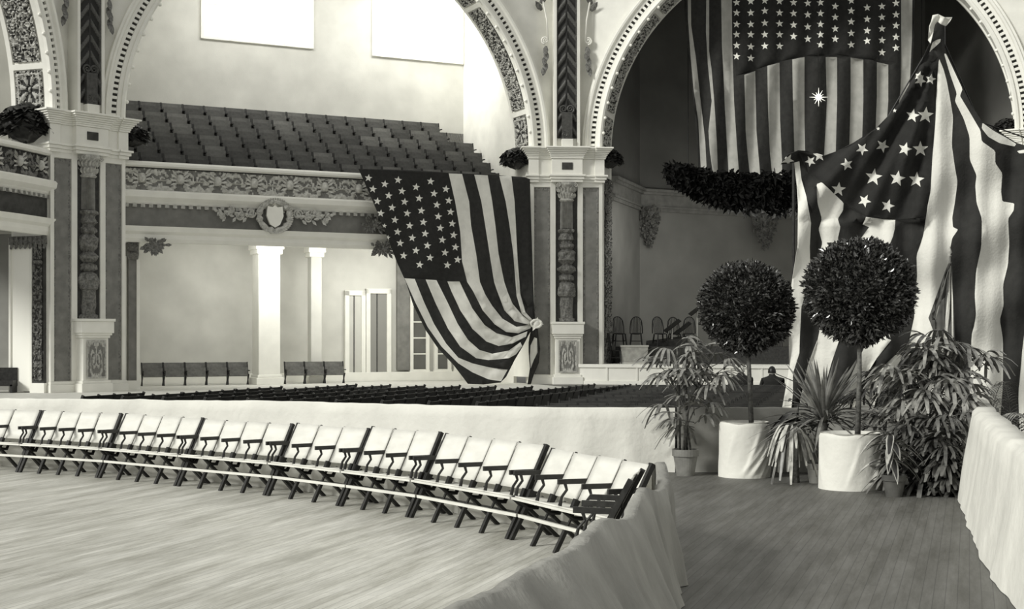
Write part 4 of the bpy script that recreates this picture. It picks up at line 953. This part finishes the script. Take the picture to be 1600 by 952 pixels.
for r in range(26):                              # block running toward the far pier
    for k in range(-9, 9):
        p = Vector((-.55, 24.2))+dr*(1.98*k)+nr*(.86*r)
        X = CX+F*p.x/p.y; lim = 601 if X > 440 else (lerp(613, 603, (X-180)/260) if X > 180 else lerp(618, 613, max(0, X)/180))
        if X < 60 or topy(X, p.y-.6) > 637 or topy(X, p.y+.6) < lim or p.y < 22.3 + max(0, -p.x-1)*.44: continue
        put(FG, rnd.choice((0, 0, 1, 2)), (p.x, p.y, 0), atan2(dr.y, dr.x)+pi, 'dark floor seats below the gallery, %s file from the gangway, %s bench along' % (OR2[r], OR2[k+9]), 'floor seats massed below the gallery', 'seats'); cnt += 1
for r in range(17):
    Y = 21.9+r*.85; x0 = lerp(-.15, 3.0, (Y-21.9)/13)+.5; x = x0+1.0; qq = 0
    while CX+F*(x-1)/Y < 1262:
        if topy(0, Y) > lerp(611, 601, min(1, max(0, (CX+F*x/Y-905)/150))): put(FG, rnd.choice((0, 2)), (x, Y, 0), .0, 'dark floor seats before the stage, %s row from the barrier, %s bench along' % (OR2[r], OR2[qq]), 'floor seats massed before the stage', 'seats'); cnt += 1
        x += 1.98; qq += 1
print('floor gangs', cnt)

# ---------------------------------------------------------------- two seated people far off among the floor seats
def person(x, Y, ytop, label, hair_m, skin_m, pale):
    top = px(x, ytop, Y); z = top.z; t = empty('person', (top.x, Y, 0), label, 'person')
    k = z/1.30; X = top.x
    V = [((0, .05, .55), .17), ((0, .05, .80), .16), ((0, .06, 1.0), .19), ((0, .05, 1.08), .07), ((0, .02, 1.14), .075), ((0, .0, 1.2), .09),
         ((-.2, .05, .99), .07), ((-.25, -.02, .75), .05), ((-.2, -.22, .66), .04), ((.2, .05, .99), .07), ((.25, -.02, .75), .05), ((.2, -.22, .66), .04),
         ((-.1, -.1, .52), .09), ((-.12, -.42, .5), .07), ((-.12, -.42, .07), .05), ((-.12, -.54, .05), .04), ((.1, -.1, .52), .09), ((.12, -.42, .5), .07), ((.12, -.42, .07), .05), ((.12, -.54, .05), .04)]
    E = [(0, 1), (1, 2), (2, 3), (3, 4), (4, 5), (2, 6), (6, 7), (7, 8), (2, 9), (9, 10), (10, 11), (0, 12), (12, 13), (13, 14), (14, 15), (0, 16), (16, 17), (17, 18), (18, 19)]
    me = bpy.data.meshes.new('body'); me.from_pydata([(v[0]*1.1, -v[1], v[2]*k) for v, r in V], E, []); me.materials.append(M_cloth_d)
    o = bpy.data.objects.new('body', me); COL.objects.link(o); o.parent = t; md = o.modifiers.new('skin', 'SKIN'); 
    for i, (v, r) in enumerate(V): me.skin_vertices[0].data[i].radius = (r, r*.8)
    me.skin_vertices[0].data[0].use_root = True; o.modifiers.new('sub', 'SUBSURF').levels = 2
    b = MB(); c = Vector((X, Y, z-.125)); ellipsoid(b, c, (.085, .10, .125), 16, 12); b.lathe((X, Y, z-.3), [(.055, 0), (.05, .12)], 10)
    ellipsoid(b, c+Vector((-.085, 0, -.005)), (.015, .02, .03), 8, 6); ellipsoid(b, c+Vector((.085, 0, -.005)), (.015, .02, .03), 8, 6); ellipsoid(b, c+Vector((0, .1, -.01)), (.014, .03, .025), 8, 6)
    b.build('head', skin_m, t, smooth=True)
    b = MB(); b.grid(lambda u, v: c+Vector((.095*cos(2*pi*u)*sin(pi*.55*v), .11*sin(2*pi*u)*sin(pi*.55*v)-.012, .138*cos(pi*.55*v))), 16, 8); b.build('hair', hair_m, t, smooth=True)
person(1157, 33.0, 571, 'fair haired person in a dark coat seated far off, left of the tree trunk', mat('fair_hair', 196, .7), mat('skin_fair', 205, .6), True)
person(1206, 33.0, 573, 'dark haired person in a dark coat seated far off beside the great flag', M_iron, mat('skin', 190), False)

# ---------------------------------------------------------------- plants
def wrap_tub(cx_, Y, x0, x1, yt, ybase, label, seed):
    Yb = fl(ybase); a = px(x0, yt, Yb); c = px(x1, yt, Yb); r = (c.x-a.x)/2; X = (a.x+c.x)/2; yc = Yb+r*.9; h = EYE+(HY-yt)*(yc)/F
    t = empty('cloth_wrapped_tub', (X, yc, 0), label, 'tub')
    b = MB()
    def q(u, v):
        an = 2*pi*u; f = 1+.03*noise.noise(Vector((cos(an)*1.6, sin(an)*1.6, seed+v)))
        cr = 0
        for j, (a0, sl, am) in enumerate(((-1.2, 1.5, .17), (-.95, 1.1, .12), (-.5, 1.6, .15), (-.1, 1.2, .11), (.8, .8, .05), (2.2, -.5, .05), (3.6, .6, .05), (-1.75, .9, .08), (-1.45, 1.9, .07))):
            dd = (an-(a0+sl*(v-.5)+seed*.13)+pi) % (2*pi)-pi; cr += am*math.exp(-(dd/(.05 if dd < 0 else .16))**2)*sin(pi*min(1, v*1.05))*(1-.4*v)
        rr = r*(f+cr-.02)*(1.0 if v < .97 else .97)*(1.03-.04*v); return Vector((X+rr*cos(an), yc+rr*sin(an), h*v+.015*sin(an*4)*v))
    b.grid(q, 140, 26); b.grid(lambda u, v: Vector((X+r*(1-.12*v)*.96*cos(2*pi*u), yc+r*(1-.12*v)*.96*sin(2*pi*u), h+.01-.05*v)), 60, 2); b.build('cloth', M_cloth, t, smooth=True)
    b = MB(); b.lathe((X, yc, h-.05), [(r*.86, 0), (.0, .01)], 24); b.build('soil', M_soil, t)
    return t, X, yc, h
def bay(x0, x1, yt, ybase, cxp, cyp, rp, lbl_tub, lbl, seed, n, trunkx):
    t0, X, yc, h = wrap_tub(0, 0, x0, x1, yt, ybase, lbl_tub, seed)
    t = empty('bay_tree', (X, yc, h-.05), lbl, 'tree'); c = px(cxp, cyp, yc); r = rp*yc/F; rnd = random.Random(seed)
    tb = px(trunkx, yt, yc)
    b = MB(); b.tube([(tb.x, yc, h-.045), ((tb.x+c.x)/2+.01, yc, (h+c.z)/2-.2), (c.x, yc, c.z)], [.038, .03, .028], 10)
    for k in range(14):
        a = rnd.uniform(0, 2*pi); z = rnd.uniform(-.6, 1); d = Vector((cos(a), sin(a), z)).normalized(); b.tube([c+Vector((0, 0, -r*.4)), c+d*r*.4, c+d*r*.85], [.02, .012, .005], 5)
    b.build('trunk', M_bark, t, smooth=True)
    b = MB(); foliage_ball(b, c, r, n, .072, .036, (1, 1, .98), 0, rnd); foliage_ball(b, c, r*.9, n//2, .08, .045, (1, 1, 1), 0, rnd)
    ellipsoid(b, c, (r*.74, r*.74, r*.72), 24, 16); b.build('crown', mat('bay_leaf', 50, .26, 30, 30, spec=.9), t)
bay(1128, 1209, 660, 748, 1166, 481, 72, 'smaller white cloth wrapped tub of the bay tree nearest the stage', 'round clipped bay tree, the smaller one, before the stage wall', 3, 8000, 1174)
bay(1289, 1388, 677, 768, 1343, 456, 83, 'larger white cloth wrapped tub among the palms', 'large round clipped bay tree standing before the great flag', 8, 10000, 1340)

def pot(x, ytop, ybase, wt, label, m=M_clay):
    Yb = fl(ybase); r = wt/2*Yb/F; yc = Yb+r*.8; X = (x-CX)*yc/F; h = EYE+(HY-ytop)*yc/F
    t = empty('clay_pot', (X, yc, 0), label, 'pot')
    b = MB(); b.lathe((X, yc, 0), [(0, 0), (r*.66, 0), (r*.9, h*.72), (r*.9, h*.73), (r, h*.74), (r*1.02, h), (r*.9, h), (r*.86, h*.9)], 28); b.build('body', m, t, smooth=False)
    b = MB(); b.lathe((X, yc, h*.88), [(r*.88, 0), (0, .01)], 20); b.build('soil', M_soil, t)
    return X, yc, h*.88
def fan(b, p, d, n, L, w, spread=1.5, droop=.7, rnd=random, mi=0):
    d = Vector(d).normalized(); s = d.cross(Vector((0, 0, 1)))
    if s.length < .1: s = Vector((1, 0, 0))
    s.normalize(); up = s.cross(d)
    for k in range(n):
        a = spread*(k/(n-1)-.5)*2; dd = d*cos(a)+s*sin(a)+up*.15
        blade(b, p, dd, up, L*(1-.2*abs(a)/spread)*rnd.uniform(.85, 1.1), w, droop*rnd.uniform(.7, 1.3), mi, 5)
def cane_palm(name, base, label, canes, leaf_m, seed, L=.34, w=.045, cat='palm'):
    """canes: list of (top point, lean, number of fans)"""
    rnd = random.Random(seed); base = Vector(base); t = empty(name, base, label, cat); bs = MB(); bl = MB()
    for (tp, nf) in canes:
        tp = Vector(tp); foot = base+Vector((rnd.uniform(-.1, .1), rnd.uniform(-.08, .08), 0)); mid = foot.lerp(tp, .5)+Vector((0, 0, .05))
        bs.tube([foot, Vector((mid.x*.4+foot.x*.6, mid.y*.4+foot.y*.6, mid.z)), tp], [.017, .014, .01], 6)
        for k in range(nf):
            a = 2*pi*k/nf+rnd.uniform(0, 1.5); zz = rnd.uniform(-.42, .04)*(1 if k else 0); s = tp+Vector((0, 0, zz*.8)); d = Vector((cos(a), sin(a), rnd.uniform(.1, .9))).normalized(); e = s+d*rnd.uniform(.16, .34)
            bs.tube([s, e], [.006, .004], 4); fan(bl, e, d+Vector((0, 0, -.15)), rnd.randint(6, 9), L*rnd.uniform(.8, 1.2), w, rnd.uniform(1.1, 1.7), rnd.uniform(.5, 1.0), rnd)
    bs.build('stem', mat('cane', 90, .6, 26, 30), t, smooth=True); bl.build('fronds', leaf_m, t, smooth=True)
    return t
# potted lady palm by the corner of the seats
X, yc, h = pot(1071, 702, 745, 42, 'large clay pot holding the cane palm at the end of the aisle')
cane_palm('lady_palm', (X, yc, h), 'slender cane palm in a clay pot beside the smaller bay tree', [(px(1072, 560, yc), 8), (px(1045, 588, yc), 7), (px(1102, 592, yc-.1), 8), (px(1066, 610, yc), 7), (px(1085, 640, yc), 6), (px(1058, 545, yc+.1), 6), (px(1112, 562, yc+.1), 6)], mat('lady_palm_leaf', 122, .42, 34, 9, spec=.7), 5, .36, .044)
# dracaena with sword leaves
X, yc, h = pot(1274, 724, 756, 28, 'small pale clay pot between the two wrapped tubs', mat('pale_clay', 160, .85, 14, 6))
t = empty('dracaena', (X, yc, h), 'spiky sword leaved plant between the two bay trees', 'plant'); rnd = random.Random(6)
hd = px(1287, 660, yc); b = MB(); b.tube([(X, yc, h), (X+.02, yc, h+.25), hd], [.05, .06, .075], 10); b.build('trunk', M_bark, t, smooth=True)
b = MB()
for k in range(105):
    a = rnd.uniform(0, 2*pi); e = rnd.uniform(-.25, 1.35); d = Vector((cos(a)*cos(e), sin(a)*cos(e)*.8, sin(e))); leaf(b, hd+Vector((0, 0, rnd.uniform(-.05, .12))), d, (0, 0, 1) if e < 1 else (0, 1, 0), rnd.uniform(.65, 1.12), .045, .12 if e > .6 else .4, 0, 6)
b.build('leaves', mat('sword_leaf', 112, .4, 30, 6, spec=.7), t, smooth=True)
b = MB(); a0 = px(1287, 640, yc); b.tube([a0, px(1250, 600, yc-.1), px(1212, 584, yc-.2)], [.012, .008, .006], 5); b.build('stalk', M_leaf2, t)
# drooping pale sago fronds
hd = px(1238, 668, 18.7); t = empty('drooping_palm', (hd.x, 18.7, 0), 'drooping pale strap leaved palm hanging against the smaller wrapped tub', 'palm'); b = MB(); rnd = random.Random(3)
bs = MB(); bs.tube([(hd.x+.05, 18.7, 0), (hd.x+.03, 18.7, hd.z*.6), hd], [.05, .045, .05], 8); bs.build('trunk', M_bark, t, smooth=True)
for k in range(58):
    a = rnd.uniform(0, 2*pi); e = rnd.uniform(-.5, .7); s_ = hd+Vector((cos(a)*.1, sin(a)*.1, rnd.uniform(-.12, .06)))
    blade(b, s_, (cos(a)*cos(e), sin(a)*cos(e)*.8, sin(e)), (0, 0, 1), rnd.uniform(.2, .36), rnd.uniform(.035, .055), rnd.uniform(1.2, 2.0), 0 if k % 3 else 1, 6)
b.build('fronds', [mat('sago_pale', 176, .5, 40, 8), M_leaf2], t, smooth=True)
# dark broad leaves leaning over the tub
hd = px(1236, 640, 19.3); t = empty('broadleaf_plant', (hd.x+.1, 19.4, 0), 'dark broad leaved plant leaning between the smaller tub and the spiky plant', 'plant'); b = MB(); bs = MB()
bs.tube([(hd.x+.1, 19.4, 0), hd+Vector((.1, .1, -.2)), hd+Vector((.12, .1, .1))], [.03, .02, .01], 6); bs.build('stem', M_bark, t)
for k in range(34):
    a = rnd.uniform(0, 2*pi); leaf(b, hd+Vector((.1, 0, rnd.uniform(-.55, .1))), (cos(a), sin(a)*.7, rnd.uniform(-.2, .7)), (0, 0, 1), rnd.uniform(.35, .6), .11, .5, 0, 5)
b.build('leaves', M_leaf, t, smooth=True)
# mass of palms beside the wide barrier
def P_(x, y, Y): return px(x, y, Y)
M_pl = mat('palm_mass_leaf', 116, .35, 55, 7, spec=.7); M_pl2 = mat('palm_mass_leaf_dark', 76, .35, 45, 7, spec=.7)
bx = P_(1450, 770, 17.9)
cane_palm('lady_palm', (bx.x, 18.2, 0), 'tall spreading cane palm, largest of the palms, before the furled flag', [(P_(1448, 560, 18.2), 9), (P_(1420, 570, 18.0), 9), (P_(1480, 545, 18.3), 9), (P_(1512, 565, 18.2), 9), (P_(1462, 600, 17.8), 9), (P_(1432, 625, 17.8), 8), (P_(1495, 605, 17.9), 9), (P_(1462, 535, 18.6), 7)], M_pl, 31, .42, .05)
bx = P_(1400, 760, 18.6)
cane_palm('lady_palm', (bx.x, 18.9, 0), 'dark cane palm just behind the larger wrapped tub', [(P_(1392, 590, 18.9), 8), (P_(1372, 620, 18.8), 7), (P_(1412, 615, 18.9), 8), (P_(1405, 655, 18.5), 7), (P_(1380, 660, 18.8), 6)], M_pl2, 32, .36, .04)
bx = P_(1480, 775, 17.4)
cane_palm('lady_palm', (bx.x, 17.5, 0), 'low cane palm arching before the shaded end of the wide barrier', [(P_(1470, 650, 17.4), 9), (P_(1442, 668, 17.4), 8), (P_(1492, 665, 17.2), 8), (P_(1462, 700, 17.2), 8), (P_(1430, 705, 17.4), 7), (P_(1488, 715, 17.2), 7), (P_(1500, 690, 17.2), 7)], M_pl2, 33, .36, .044)
bx = P_(1440, 775, 17.3)
cane_palm('lady_palm', (bx.x, 17.6, 0), 'low dark cane palm with leaves near the floor beside the dark clay pot', [(P_(1440, 690, 17.5), 9), (P_(1420, 715, 17.5), 8), (P_(1455, 735, 17.3), 8), (P_(1478, 745, 17.3), 8), (P_(1432, 745, 17.4), 7), (P_(1500, 740, 17.4), 8)], M_pl2, 35, .33, .058)
bx = P_(1538, 700, 18.9)
def feather(name, base, label, n, L, seed, m, w=.02):
    rnd = random.Random(seed); base = Vector(base); t = empty(name, base, label, 'palm'); b = MB(); bs = MB()
    for k in range(n):
        a = rnd.uniform(0, 2*pi); e = rnd.uniform(.9, 1.45); r0 = L*rnd.uniform(.8, 1.1); pts = []
        for j in range(11):
            q = j/10; pts.append(base+Vector((cos(a)*cos(e)*q*r0*(1+q), sin(a)*cos(e)*q*r0*(1+q), r0*(sin(e)*q*1.15-.38*q*q*q))))
        bs.tube(pts, [.012-.001*j for j in range(11)], 5)
        for j in range(4, 11):
            d = (pts[j]-pts[j-1]).normalized(); s = d.cross(Vector((0, 0, 1))).normalized()
            for m_ in range(3):
                for sg in (-1, 1): leaf(b, pts[j-1].lerp(pts[j], m_/3), d+s*sg*.8, (0, 0, 1), .26, w, .4, 0, 3)
    bs.build('stem', mat('cane', 90), t, smooth=True); b.build('fronds', m, t, smooth=True)
feather('feather_palm', (bx.x, 18.9, 0), 'thin feathery palm rising behind the top of the wide barrier', 12, 1.75, 41, M_pl)
feather('feather_palm', (P_(1590, 700, 19).x, 19.1, 0), 'feathery palm at the picture edge beyond the wide barrier', 9, 1.75, 42, M_pl2)
# variegated plant in the clay pot
X, yc, h = pot(1397, 742, 778, 38, 'dark clay pot at the foot of the palms', mat('dark_clay', 84, .85, 12, 6))
t = empty('rubber_plant', (X, yc, h), 'small pale edged broad leaved plant in the dark clay pot', 'plant'); b = MB(); bs = MB(); rnd = random.Random(12)
bs.tube([(X, yc, h), (X-.02, yc, h+.25), px(1392, 682, yc)], [.018, .014, .01], 7); bs.build('stem', mat('pale_stem', 150, .6), t, smooth=True)
for k in range(26):
    a = rnd.uniform(0, 2*pi); q = px(1392, 690+rnd.uniform(-12, 30), yc); d = Vector((cos(a), sin(a)*.8-.2, rnd.uniform(-.3, .6)))
    Lf = rnd.uniform(.28, .46); leaf(b, q, d, (0, 0, 1), Lf, .095, .6, 0, 5); leaf(b, q+Vector((0, -.006, .006)), d, (0, 0, 1), Lf*.93, .062, .6, 1, 5)
b.build('leaves', [M_leafp, M_leaf], t, smooth=True)
